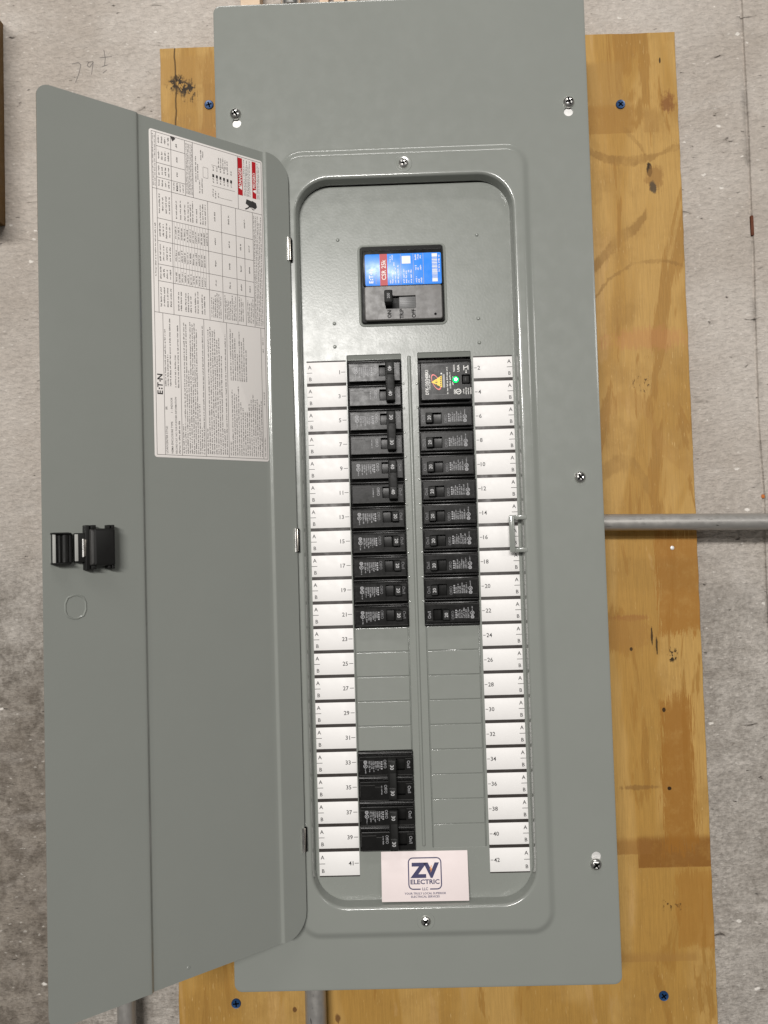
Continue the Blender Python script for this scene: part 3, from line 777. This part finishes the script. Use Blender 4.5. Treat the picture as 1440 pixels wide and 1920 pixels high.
for bb in (2.54, 3.12, 3.8): tl(bb, 9.15, 9.5, 0.06, INK)
for k in range(5): tl(4.22 + 0.075 * k, 5.35, 9.75 - rng.uniform(0, .8) * (k % 2), 0.045)
# wiring diagram
for k in range(6): L.rect(lx(2.48 + 0.15 * k), lx(2.56 + 0.15 * k), ly(10.86 - 0.01 * k), ly(10.98 - 0.01 * k), LZ, INK)
for k in range(6):
    for a in (11.12, 11.22, 10.75, 10.65): tl(2.52 + 0.15 * k, a, a + 0.07, 0.06)
vl(10.52, 2.45, 3.42, 0.014); vl(11.33, 2.45, 3.0, 0.012); hl(2.1, 10.75, 11.15, 0.012); hl(2.3, 10.75, 11.15, 0.012); vl(10.75, 2.1, 2.3, 0.012); vl(11.15, 2.1, 2.3, 0.012)
for k in range(5): tl(2.75 + 0.09 * k, 11.3, 11.8 - rng.uniform(0, .2), 0.05)
for bb, a0, a1 in ((1.8, 10.5, 11.5), (1.88, 10.6, 11.2), (2.02, 11.4, 11.8), (2.1, 11.5, 11.75), (1.95, 10.1, 10.6), (2.05, 10.1, 10.7), (2.5, 10.1, 10.4), (2.6, 10.05, 10.35), (2.72, 10.1, 10.3)): tl(bb, a0, a1, 0.05)
vl(10.12, 2.75, 3.3, 0.012)
# warnings
for bb, wd in ((3.665, 0.20), (4.275, 0.17)):
    L.rect(lx(bb - wd / 2), lx(bb + wd / 2), ly(10.44), ly(11.93), LZ, RED)
L.text('DANGER', lx(3.665), ly(11.17), LZ + 0.001, 0.125, PRINTB, 90, bold=0.012); L.text('PELIGRO', lx(4.275), ly(11.17), LZ + 0.001, 0.11, PRINTB, 90, bold=0.012)
for bb in (3.665, 4.275):
    L.poly([(lx(bb + 0.07), ly(10.66), LZ + 0.001), (lx(bb + 0.07), ly(10.82), LZ + 0.001), (lx(bb - 0.075), ly(10.74), LZ + 0.001)], PRINTB)
for bb, b1 in ((3.81, 4.14), (4.40, 4.57)):
    n = int((b1 - bb) / 0.062)
    for k in range(n): tl(bb + 0.062 * k + 0.02, 10.46, 11.9 - rng.uniform(0, .3) * (k % 2), 0.04, INKG)
# breaker picture
zz = LZ + 0.0005
L.poly([(lx(p), ly(q), zz) for p, q in ((3.92, 10.34), (3.88, 10.16), (4.12, 10.02), (4.20, 10.30))], GREYP)
L.poly([(lx(p), ly(q), zz + .0004) for p, q in ((4.16, 10.33), (4.12, 10.06), (4.30, 10.02), (4.38, 10.12), (4.34, 10.28))], INK)
L.stroke([(lx(4.06), ly(10.08)), (lx(3.98), ly(10.0)), (lx(3.86), ly(9.93))], 0.05, zz, INK); L.stroke([(lx(4.14), ly(10.02)), (lx(4.22), ly(9.97)), (lx(4.26), ly(10.0))], 0.03, zz, INK)
L.poly([(lx(0.80), ly(11.98), zz), (lx(0.90), ly(11.80), zz), (lx(1.02), ly(11.93), zz), (lx(0.95), ly(11.99), zz)], INKG)
lab = L.build('instruction_label', door, (0, 0, -0.083))
lab['label'] = 'white printed instruction sticker with two red warning bars'

# latch on the door
def dl(bb, name, lbl=None):
    o = bb.build(name, door)
    if lbl: o['label'] = lbl
    return o
b = MB()
b.slab(-8.16, -7.44, 12.98, 14.24, 0.0, 0.46, BLACKM, 0.06, 0.08)
b.slab(-8.26, -8.02, 13.0, 14.22, 0.0, 0.42, GREYP, 0.04, 0.10)
for y0, y1 in ((12.86, 13.0), (14.22, 14.36)):
    for x0, x1 in ((-7.53, -7.43), (-7.66, -7.57), (-8.22, -8.05)): b.slab(x0, x1, y0, y1, 0.0, 0.34, BLACKM, 0.015, 0.02)
dl(b, 'latch_body')
b = MB()
b.slab(-8.70, -8.22, 13.12, 14.10, 0.0, 0.24, BLACKM, 0.03, 0.04)
b.slab(-8.40, -8.25, 12.84, 14.36, 0.0, 0.30, BLACKM, 0.03, 0.03)
b.slab(-8.73, -8.62, 13.16, 14.06, 0.24, 0.262, LATCH_GLINT, 0.01, 0.01)  # pale bar drawn as an edge glint
dl(b, 'latch_neck')
b = MB()
b.slab(-9.42, -8.80, 13.08, 14.12, 0.0, 0.20, BLACKM, 0.04, 0.03)
b.slab(-9.42, -9.34, 13.12, 14.08, 0.16, 0.30, LATCH_GLINT, 0.02, 0.02)  # glint along the hook's front edge, put in as a pale bar
b.slab(-9.44, -8.93, 14.07, 14.125, 0.0, 0.36, BLACKM, 0.01, 0.01)
b.slab(-9.44, -8.93, 13.075, 13.13, 0.0, 0.36, BLACKM, 0.01, 0.01)
b.tube([(-9.02, 13.14, 0.16), (-9.02, 14.06, 0.16)], 0.13, BLACKM, 14); b.tube([(-8.86, 13.14, 0.12), (-8.86, 14.06, 0.12)], 0.10, BLACKM, 14)
b.tube([(-9.2, 13.14, 0.2), (-9.2, 14.06, 0.2)], 0.05, BLACKM, 10)
dl(b, 'latch_hook')
b = MB()
b.tube([(-8.46, 13.30, 0.27), (-8.46, 13.34, 0.27), (-8.46, 13.86, 0.27), (-8.46, 13.90, 0.27)], 0.05, CHROME, 14)
b.slab(-8.42, -8.34, 13.32, 13.88, 0.2, 0.30, DULL, 0.01, 0.01)
dl(b, 'spring_clip')
b = MB()
oc = lambda i, z: [(-8.66 + x, 11.63 + y, z) for x, y in rrect(-0.345 + i, 0.345 - i, -0.40 + i, 0.40 - i, 0.27 - i * 0.5, 2)]
b.stack([oc(-0.02, 0.0005), oc(0.0, 0.026), oc(0.02, 0.028), oc(0.045, 0.0005)], PAINT, False, False)
dl(b, 'knockout_ring')
b = MB(); b.lathe(-4.91, -1.56, [(0.07, -0.085), (0.055, -0.07), (0.03, -0.066), (0.01, -0.07)], PAINT, 12); dl(b, 'weld_mark')

# ------------------------------------------------------------------ breakers. local frame: x towards the panel's centre line, y up
FZ = 0.30
def pole(bb_case, o, yc, main_print, rating, on, single):
    """face plate + print for one pole centred on local y = yc"""
    bb = MB()
    bb.pocket(-1.06, 1.08, yc - 0.43, yc + 0.36, 0.05, FZ, (0.19, 0.78, yc - 0.22, yc + 0.25), 0.22, BLACK, HOLE, 0.05, 0.035)
    # raised rim lines of the moulding
    bb.slab(-1.06, 1.08, yc + 0.30, yc + 0.335, FZ - 0.01, FZ + 0.012, BLACK, 0.006, 0.01, 1)
    bb.slab(-1.06, -0.45, yc + 0.20, yc + 0.212, FZ - 0.01, FZ + 0.007, GREYP, 0.003, 0.005, 1)
    bb.slab(-0.45, -0.16, yc + 0.13, yc + 0.142, FZ - 0.01, FZ + 0.007, GREYP, 0.003, 0.005, 1)
    bb.slab(0.80, 1.06, yc + 0.24, yc + 0.252, FZ - 0.01, FZ + 0.007, GREYP, 0.003, 0.005, 1)
    bb.slab(-1.05, 1.07, yc - 0.40, yc - 0.385, FZ - 0.01, FZ + 0.006, GREYP, 0.003, 0.004, 1)
    bb.build('face_plate', o, sharp=12)
    p = MB(); z = FZ + 0.004
    ox = 0.0 if on else -0.05
    if main_print:
        for k, (x, n) in enumerate(((-0.62, 1.0), (-0.53, 0.8), (-0.45, 1.0), (-0.36, 0.75), (-0.28, 0.9), (-0.20, 0.7))):
            p.ticks(x + ox, yc + 0.17, z, 0.40 * n + 0.02, 0.055, PRINTW, -90, 1.0)
            p.ticks(x + ox - 0.04, yc + 0.17, z, 0.30 * n, 0.035, PRINTD, -90, 1.0)
        for q in range(4): p.rect(-0.135 + ox, -0.075 + ox, yc + 0.11 - 0.09 * q, yc + 0.165 - 0.09 * q, z, PRINTW)
        p.ring(-0.76 + ox, yc + 0.14, z, 0.0, 0.07, PRINTD, 14); p.ring(-0.76 + ox, yc + 0.14, z + .0005, 0.045, 0.072, PRINTW, 14)
        p.ring(-0.76 + ox, yc - 0.02, z, 0.058, 0.082, PRINTW, 14); p.stroke([(-0.79 + ox, yc - 0.05), (-0.74 + ox, yc + 0.02)], 0.03, z, PRINTW)
        p.ticks(-0.78 + ox, yc - 0.12, z, 0.2, 0.045, PRINTW, -90)
    else:
        p.ticks(-0.20, yc + 0.18, z, 0.34, 0.05, PRINTW, -90)
    p.text('Off/O', 0.03 + ox, yc + 0.05, z, 0.115, PRINTD if single else PRINTW, -90, wide=0.85)
    p.text('On/I', 0.93, yc + 0.02, z, 0.125, PRINTW if not on else PRINTD, -90, wide=0.9)
    p.build('printed_marking', o)['kind'] = 'stuff'

def single_breaker(rating, on, loc, rot, label, grp):
    o = thing('circuit_breaker', loc, label, 'circuit breaker', grp)
    bb = MB()
    bb.slab(-1.13, 1.125, -0.487, 0.487, -2.3, 0.09, BLACK, 0.03, 0.02)
    bb.slab(-1.11, 1.11, 0.385, 0.475, 0.05, 0.165, BLACK, 0.02, 0.03)
    bb.slab(-1.12, -1.075, -0.42, 0.36, 0.05, 0.14, BLACK, 0.01, 0.02)
    bb.build('case', o)
    pole(bb, o, 0, True, rating, on, True)
    hb = MB(); x0 = 0.53 if on else 0.14
    Lq = lambda i, z, sh: [(x + sh, y, z) for x, y in rrect(x0 + i, x0 + 0.30 - i, -0.205 + i, 0.235 - i, 0.03, 3)]
    sh = 0.03 if on else -0.03
    hb.stack([Lq(-0.02, 0.12, 0), Lq(0, FZ + 0.05, sh * .5), Lq(0.012, 0.50, sh), Lq(0.035, 0.53, sh)], BLACKM)
    hb.text(rating, x0 + 0.15 + sh, 0.02, 0.533, 0.13, PRINTH, -90, bold=0.006)
    hb.build('toggle_handle', o)
    o.rotation_euler = (0, rot, 0)
    return o
def double_breaker(rating, on, loc, label, grp):
    o = thing('double_pole_breaker', loc, label, 'circuit breaker', grp)
    for s in (1, -1):
        bb = MB(); yc = 0.5 * s
        bb.slab(-1.13, 1.125, yc - 0.492, yc + 0.492, -2.3, 0.09, BLACK, 0.03, 0.02)
        bb.slab(-1.11, 1.11, yc + 0.385, yc + 0.475, 0.05, 0.165, BLACK, 0.02, 0.03)
        bb.slab(-1.12, -1.075, yc - 0.42, yc + 0.36, 0.05, 0.14, BLACK, 0.01, 0.02)
        bb.build('case', o)
        pole(bb, o, yc, s > 0, rating, on, False)
    x0 = 0.46 if on else 0.08
    hb = MB()
    hb.slab(x0, x0 + 0.36, -0.80, 0.80, 0.36, 0.66, BLACKM, 0.05, 0.04)
    hb.slab(x0 + 0.02, x0 + 0.34, 0.28, 0.78, 0.1, 0.70, BLACKM, 0.03, 0.03)
    hb.slab(x0 + 0.02, x0 + 0.34, -0.78, -0.28, 0.1, 0.70, BLACKM, 0.03, 0.03)
    hb.slab(x0 + 0.03, x0 + 0.06, -0.6, 0.6, 0.6, 0.705, BLACK, 0.01, 0.01)
    for y in (0.52, -0.50): hb.text(rating, x0 + 0.18, y, 0.703, 0.14, PRINTH, -90, bold=0.006)
    hb.build('toggle_bar', o)
    return o
XL, XR = (HL[0] + HL[1]) / 2, (HR[0] + HR[1]) / 2
row_y = lambda n: 21 - (n - 1) // 2 - 0.5 if n % 2 else 21 - (n - 2) // 2 - 0.5
g2 = 'double-pole breakers in the left column'
for n, rt, on, extra in ((1, '40', True, '40 amp breaker at the very top of the left column'), (5, '30', True, '30 amp breaker switched on between two 40 amp ones'),
                         (9, '40', True, '40 amp breaker just above the single-pole ones'),
                         (33, '30', False, '30 amp breaker switched off right below the blank plates'), (37, '30', False, '30 amp breaker switched off, lowest in the left column')):
    double_breaker(rt, on, (XL, row_y(n) - 0.5, 0), 'black double-pole ' + extra, g2)
ORD = ('topmost', 'second', 'third', 'fourth', 'fifth', 'sixth', 'seventh', 'eighth', 'lowest')
for k, n in enumerate((13, 15, 17, 19, 21)):
    single_breaker('20', True, (XL + rng.uniform(-.015, .015), row_y(n), 0), 0, 'black single-pole breaker, %s of five in the left column, beside number %d' % (ORD[k] if k < 4 else 'lowest', n), 'single-pole breakers')
for k, n in enumerate(range(6, 23, 2)):
    on = n != 22
    single_breaker('20', on, (XR + rng.uniform(-.02, .02), row_y(n), 0), math.pi, ('black single-pole breaker, %s of nine in the right column, beside number %d' % (ORD[k], n)) if on else 'black single-pole breaker with its handle thrown off, lowest in the right column', 'single-pole breakers')

# surge protector, slots 2 and 4
sp = thing('surge_protector', (XR, 20.0, 0), 'black surge protector with glowing green light and yellow triangle, top of right column', 'surge protector')
b = MB(); b.slab(-1.10, 1.10, -0.975, 0.93, -2.3, 0.12, BLACK, 0.03, 0.02); b.slab(-1.09, 1.09, 0.80, 0.88, 0.1, 0.2, BLACK, 0.02, 0.03); b.slab(-1.09, 1.09, -0.95, -0.86, 0.1, 0.2, BLACK, 0.02, 0.03); b.build('case', sp)
b = MB(); b.pocket(-1.03, 1.07, -0.80, 0.78, 0.1, 0.36, (0.67, 1.03, -0.16, 0.24), 0.1, BLACK, HOLE, 0.06, 0.05); b.build('face_plate', sp, sharp=12)
b = MB(); b.slab(0.72, 0.98, -0.11, 0.19, 0.25, 0.33, BLACKM, 0.04, 0.02); b.slab(0.82, 0.85, -0.04, 0.12, 0.33, 0.34, GREYP, 0.01, 0.005); b.build('test_button', sp)
b = MB(); b.lathe(0, 0, [(0.15, -0.01), (0.145, 0.015), (0.125, 0.02)], BLACKM, 20); b.lathe(0, 0, [(0.125, 0.0), (0.122, 0.03), (0.09, 0.075), (0.05, 0.095)], LED, 18); b.lathe(0, 0, [(0.05, 0.095), (0.02, 0.102)], LEDC, 14)
led = b.build('indicator_light', sp, (0.42, 0.03, 0.36)); led['label'] = 'lit green indicator light'
b = MB(); z = 0.364
sx = lambda cx: -1.10 + (cx - 60) / 12 / 46.0
sy = lambda cy: 0.73 - (cy - 264) / 12 / 46.0
b.text('DTK-120/240BK1', sx(250), sy(690), z, 0.125, PRINTB, 90, bold=0.02, wide=0.78)
b.ticks(sx(325), sy(860), z, 0.62, 0.05, PRINTB, 90)
zt = z + 0.001
b.ring(sx(455), sy(690), z, 0.30, 0.355, PINK, 24, 0.42, 1.0, 0.42)
b.poly([(sx(345), sy(690), zt), (sx(590), sy(815), zt), (sx(585), sy(545), zt)], YELLOW)
for k in range(4): b.ticks(sx(480 + 0 * k) + 0.0, sy(745 - 40 * k), zt + 0.0006, 0.03, 0.07, INK, 90)
b.stroke([(sx(430), sy(690)), (sx(500), sy(690))], 0.02, zt + 0.0006, INK)
for k in range(5): b.rect(sx(545), sy(0) * 0 + sx(575), sy(775 - 42 * k), sy(755 - 42 * k), zt + 0.0006, INK)
b.rect(sx(610), sx(655), sy(820), sy(515), zt, PRINTW); b.ring(sx(580), sy(500), z, 0, 0.035, PRINTB, 10)
b.ticks(sx(725), sy(980), z, 1.12, 0.062, PRINTB, 90); b.ticks(sx(790), sy(840), z, 0.65, 0.062, PRINTB, 90); b.ticks(sx(850), sy(770), z, 0.36, 0.055, PRINTB, 90)
b.text('MADE IN', sx(870), sy(390), z, 0.07, PRINTB, 90, bold=0.015, wide=0.7); b.text('USA', sx(965), sy(390), z, 0.09, PRINTB, 90, bold=0.02, wide=1.2)
b.ring(sx(955), sy(920), z, 0.085, 0.115, PRINTB, 20); b.stroke([(sx(920), sy(940)), (sx(955), sy(905)), (sx(955), sy(935)), (sx(990), sy(900))], 0.03, z, PRINTB)
for k in range(3): b.ring(sx(870), sy(885 + 36 * k), z, 0.02, 0.036, PRINTB, 8)
for k, cx in enumerate((1085, 1140, 1190, 1245)): b.ticks(sx(cx), sy(985 - 20 * (k == 0)), z, 0.27 - 0.07 * (k == 0), 0.055, PRINTB, 90)
b.stroke([(sx(1090), sy(440)), (sx(1090), sy(330))], 0.03, z, PRINTB); b.stroke([(sx(1185), sy(430)), (sx(1185), sy(330))], 0.03, z, PRINTB); b.stroke([(sx(1095), sy(390)), (sx(1180), sy(360))], 0.03, z, PRINTB)
b.stroke([(sx(1140), sy(480)), (sx(1140), sy(430))], 0.025, z, PRINTB); b.ring(sx(1140), sy(490), z, 0, 0.03, PRINTB, 8)
b.stroke([(sx(165), sy(335)), (sx(205), sy(305)), (sx(700), sy(290))], 0.012, z, PRINTD)
b.stroke([(sx(330), sy(980)), (sx(720), sy(975))], 0.012, z, PRINTD)
b.build('printed_marking', sp)['kind'] = 'stuff'

# main breaker
mbk = thing('main_breaker', (-0.195, 24.14, 0), 'large black main breaker with blue and red sticker above the branch breakers', 'circuit breaker')
b = MB(); b.slab(-1.71, 1.71, -1.60, 1.60, -2.4, 0.16, BLACKM, 0.12, 0.05, 5); b.build('case', mbk)
b = MB(); b.slab(-1.62, 1.66, -0.08, 1.40, 0.1, 0.30, BLACK, 0.06, 0.04); b.build('upper_face', mbk)
b = MB(); b.pocket(-1.58, 1.62, -1.55, -0.12, 0.1, 0.34, (-0.72, 0.53, -1.09, -0.55), 0.24, FACEG, HOLE, 0.10, 0.04)
b.lathe(1.32, -1.36, [(0.055, 0.335), (0.05, 0.343), (0.01, 0.343)], HOLE, 14); b.build('lower_face', mbk, sharp=12)
b = MB(); b.slab(-0.16, 0.53, -1.085, -0.60, 0.12, 0.33, MIDGREY, 0.02, 0.02)
for k in range(6): b.slab(-0.12, 0.48, -1.06 + 0.07 * k, -1.045 + 0.07 * k, 0.32, 0.338, MIDGREY, 0.004, 0.004, 1)
b.build('handle_slide', mbk)
b = MB()
Lq = lambda i, z, dy: [(x, y + dy, z) for x, y in rrect(-0.76 + i, -0.42 - i, -0.95 + i, -0.42 - i, 0.05, 4)]
b.stack([Lq(0.03, 0.12, -0.08), Lq(0.02, 0.40, -0.04), Lq(0, 0.72, 0), Lq(0.015, 0.78, 0.0), Lq(0.05, 0.80, 0)], BLACKM)
b.text('200', -0.59, -0.68, 0.804, 0.11, PRINTW, 90, wide=0.9); b.build('toggle_handle', mbk)
b = MB()
for s, x in (('ON', -0.57), ('TRIP', -0.07), ('OFF', 0.43)): b.text(s, x, -1.31, 0.345, 0.15, HOLE, 90, bold=0.025, wide=0.92)
for x in (-0.57, -0.07, 0.43): b.rect(x - 0.01, x + 0.01, -1.14, -1.095, 0.345, INK)
b.build('embossed_lettering', mbk)
b = MB()
b.slab(-1.52, 1.62, -0.10, 1.21, 0.298, 0.306, BLUE, 0.06, 0.002)
z = 0.310
b.rect(-0.91, -0.60, -0.10, 1.21, z, RED)
b.text('CSR 25k', -0.755, 0.55, z + .001, 0.17, PRINTB, 90, bold=0.012, wide=0.95)
b.text('E', -1.28, 0.06, z, 0.16, PRINTB, 90, bold=0.03); b.text('T', -1.28, 0.27, z, 0.16, PRINTB, 90, bold=0.03); b.text('N', -1.28, 0.50, z, 0.16, PRINTB, 90, bold=0.03)
for y, x in ((0.165, -1.22), (0.165, -1.30), (0.38, -1.27)): b.ring(x, y, z, 0, 0.028, PRINTB, 8)
b.ticks(-1.05, -0.02, z, 0.5, 0.06, PRINTW, 90)
for x, y0, ln in ((-0.45, -0.02, 0.2), (-0.36, -0.02, 0.55), (-0.25, -0.02, 0.65), (-0.13, -0.02, 0.75), (-0.45, 0.85, 0.3), (-0.36, 0.95, 0.2), (0.10, -0.02, 0.6), (0.20, -0.02, 0.5), (0.30, -0.02, 0.1), (0.30, 0.42, 0.1), (0.40, -0.02, 0.55),
                  (0.62, -0.02, 0.25), (0.72, -0.02, 0.15), (0.82, -0.02, 0.22), (0.60, 0.5, 0.2), (0.70, 0.5, 0.16), (0.80, 0.5, 0.2), (0.60, 0.92, 0.22), (0.70, 0.95, 0.2), (0.80, 0.98, 0.14), (1.56, 0.4, 0.7), (-0.30, 0.7, 0.16)):
    b.ticks(x, y0, z, ln, 0.065, PRINTB, 90)
for x in (-0.05, 0.47, 0.88): b.rect(x - 0.008, x + 0.008, -0.08, 1.19, z, PRINTW)
b.rect(0.0, 0.36, 0.78, 1.10, z + .001, PRINTB)
b.rect(1.24, 1.46, 0.0, 0.14, z, PRINTB); b.rect(1.24, 1.46, 1.03, 1.17, z, PRINTB)
y = 0.16
while y < 1.0:
    t = rng.choice((0.012, 0.02, 0.034)); b.rect(1.24, 1.46, y, y + t, z, PRINTB); y += t + rng.choice((0.012, 0.02, 0.028))
b.build('rating_sticker', mbk)['label'] = 'blue rating sticker with red band and barcode'

# ------------------------------------------------------------------ business card leaning in the opening
card = MB()
cw, ch = 1.745, 1.90
card.slab(-cw, cw, 0, ch, 0, 0.014, CARD, 0.01, 0.002, 1)
z = 0.017
def outline(x0, x1, y0, y1, r, wd, gap):
    pts = rrect(x0, x1, y0, y1, r, 6); seq = pts + [pts[0]]
    for a, c_ in zip(seq, seq[1:]):
        if abs(a[1] - y0) < 1e-6 and abs(c_[1] - y0) < 1e-6:
            m0 = (x0 + x1) / 2
            card.stroke([a, (m0 - gap, y0)], wd, z, NAVY); card.stroke([(m0 + gap, y0), c_], wd, z, NAVY)
        else: card.stroke([a, c_], wd, z, NAVY)
outline(-0.65, 0.66, 0.46, 1.64, 0.17, 0.045, 0.19)
card.text('ZV', 0.0, 1.17, z, 0.50, NAVY, bold=0.055, wide=1.12)
card.poly([(0.26, 1.35, z + .001), (0.20, 1.19, z + .001), (0.25, 1.20, z + .001), (0.23, 1.07, z + .001), (0.31, 1.24, z + .001), (0.26, 1.24, z + .001), (0.29, 1.35, z + .001)], ORANGE)
card.text('ELECTRIC', 0.0, 0.735, z, 0.165, NAVY, bold=0.026, wide=1.12)
card.text('LLC', 0.0, 0.47, z, 0.10, NAVY, bold=0.015)
card.text('YOUR TRULY LOCAL SUPERIOR', 0.0, 0.30, z, 0.075, NAVY, bold=0.016, wide=1.06)
card.text('ELECTRICAL SERVICES', 0.0, 0.18, z, 0.075, NAVY, bold=0.016, wide=1.06)
co = card.build('business_card', None, (-0.02, -0.925, 0.30))
co.rotation_euler = (math.radians(-8.5), math.radians(0.3), 0)
tag(co, 'pale pink business card with navy logo propped at the bottom of the opening', 'business card')

# ------------------------------------------------------------------ conduits
b = MB(); b.tube([(7.1, 14.09, 0), (12, 13.97, 0), (20, 13.77, 0), (34, 13.42, 0)], 0.36, COND_X, 24)
o = b.build('conduit', None, (0, 0, -2.05)); tag(o, 'grey steel conduit running right from the panel across the plywood', 'conduit', 'steel conduits')
b = MB(); b.tube([(0, 3.1, 0), (0, 0, 0), (0, -12, 0)], 0.46, COND_Z, 24)
o = b.build('conduit', None, (-4.87, -6.8, -2.6)); tag(o, 'grey steel conduit dropping from the bottom of the panel', 'conduit', 'steel conduits')
path = [(-13.25, -18, 0), (-13.25, -2, 0)] + [(-13.25 + 4 * (1 - math.cos(math.radians(a))), -2 + 4 * math.sin(math.radians(a)), 0) for a in range(10, 91, 10)] + [(-7.1, 2, 0)]
b = MB(); b.tube(path, 0.395, COND_Z, 20)
o = b.build('conduit', None, (0, 0, -2.9)); tag(o, 'grey steel conduit standing left of the plywood below the open door', 'conduit', 'steel conduits')
b = MB(); b.tube([(0, 0, 0), (0, 10, 0)], 0.36, COND_Z, 20); b.tube([(0, 1.1, 0), (0, 1.15, 0), (0, 1.9, 0), (0, 1.95, 0)], 0.47, CHROME, 20); b.tube([(0, 2.15, 0), (0, 3.2, 0)], 0.44, CHROME, 20)
o = b.build('conduit', None, (-4.78, 35.4, -2.1)); tag(o, 'steel conduit with coupling rising behind the top edge of the panel', 'conduit', 'steel conduits')

# ------------------------------------------------------------------ wood round the edges of the frame
def wood(name, x0, x1, y0, y1, z0, z1, lbl, mat, grp=None):
    bb = MB(); bb.slab(0, x1 - x0, 0, y1 - y0, 0, z1 - z0, mat, 0.03, 0.04)
    o = bb.build(name, None, (x0, y0, z0)); return tag(o, lbl, 'wood', grp)
wood('lumber', -7.25, -6.34, 36.85, 60, WALL + .004, -3.2, 'pale pine stud above the top left corner of the panel', PINE)
for x0, x1, s in ((-3.58, -3.16, 'left'), (-2.92, -2.42, 'middle'), (-2.28, -1.85, 'right')):
    wood('wood_strip', x0, x1, 36.85, 60, WALL + .004, -3.2, 'pale wood strip, %s one of three above the panel' % {'left': 'leftmost', 'middle': 'middle', 'right': 'rightmost'}[s], PINE, 'wood strips above the panel')
BOARD = plain('brown_stained_wood', (0.16, 0.088, 0.022), 0.6, var=0.3)
wood('timber_batten', -22.5, -18.80, 28.95, 38.75, WALL + .004, -0.3, 'brown timber batten on the wall at the left edge', BOARD)

# ------------------------------------------------------------------ blue screws and a nail in the plywood
def tapcon(x, y, lbl, a):
    o = screw('masonry_screw', x, y, PLYF + 0.012, 0.215, BLUEP, None, a, dome=0.05)
    tag(o, lbl, 'screw', 'blue masonry screws')
tapcon(-8.85, 34.0, 'blue masonry screw in the plywood at the top left of the panel', 0.3)
tapcon(10.16, 33.3, 'blue masonry screw in the plywood at the top right of the panel', 0.8)
tapcon(-8.51, -6.87, 'blue masonry screw in the plywood at the bottom left below the door', 0.1)
tapcon(10.46, -6.93, 'blue masonry screw in the plywood at the bottom right corner', 0.6)
b = MB(); b.lathe(0, 0, [(0.09, -0.01), (0.09, 0.02), (0.07, 0.035), (0.02, 0.04)], ZINC, 14)
o = b.build('nail', None, (11.67, 12.84, PLYF + 0.006)); tag(o, 'small bright nail head in the plywood below the conduit', 'nail')
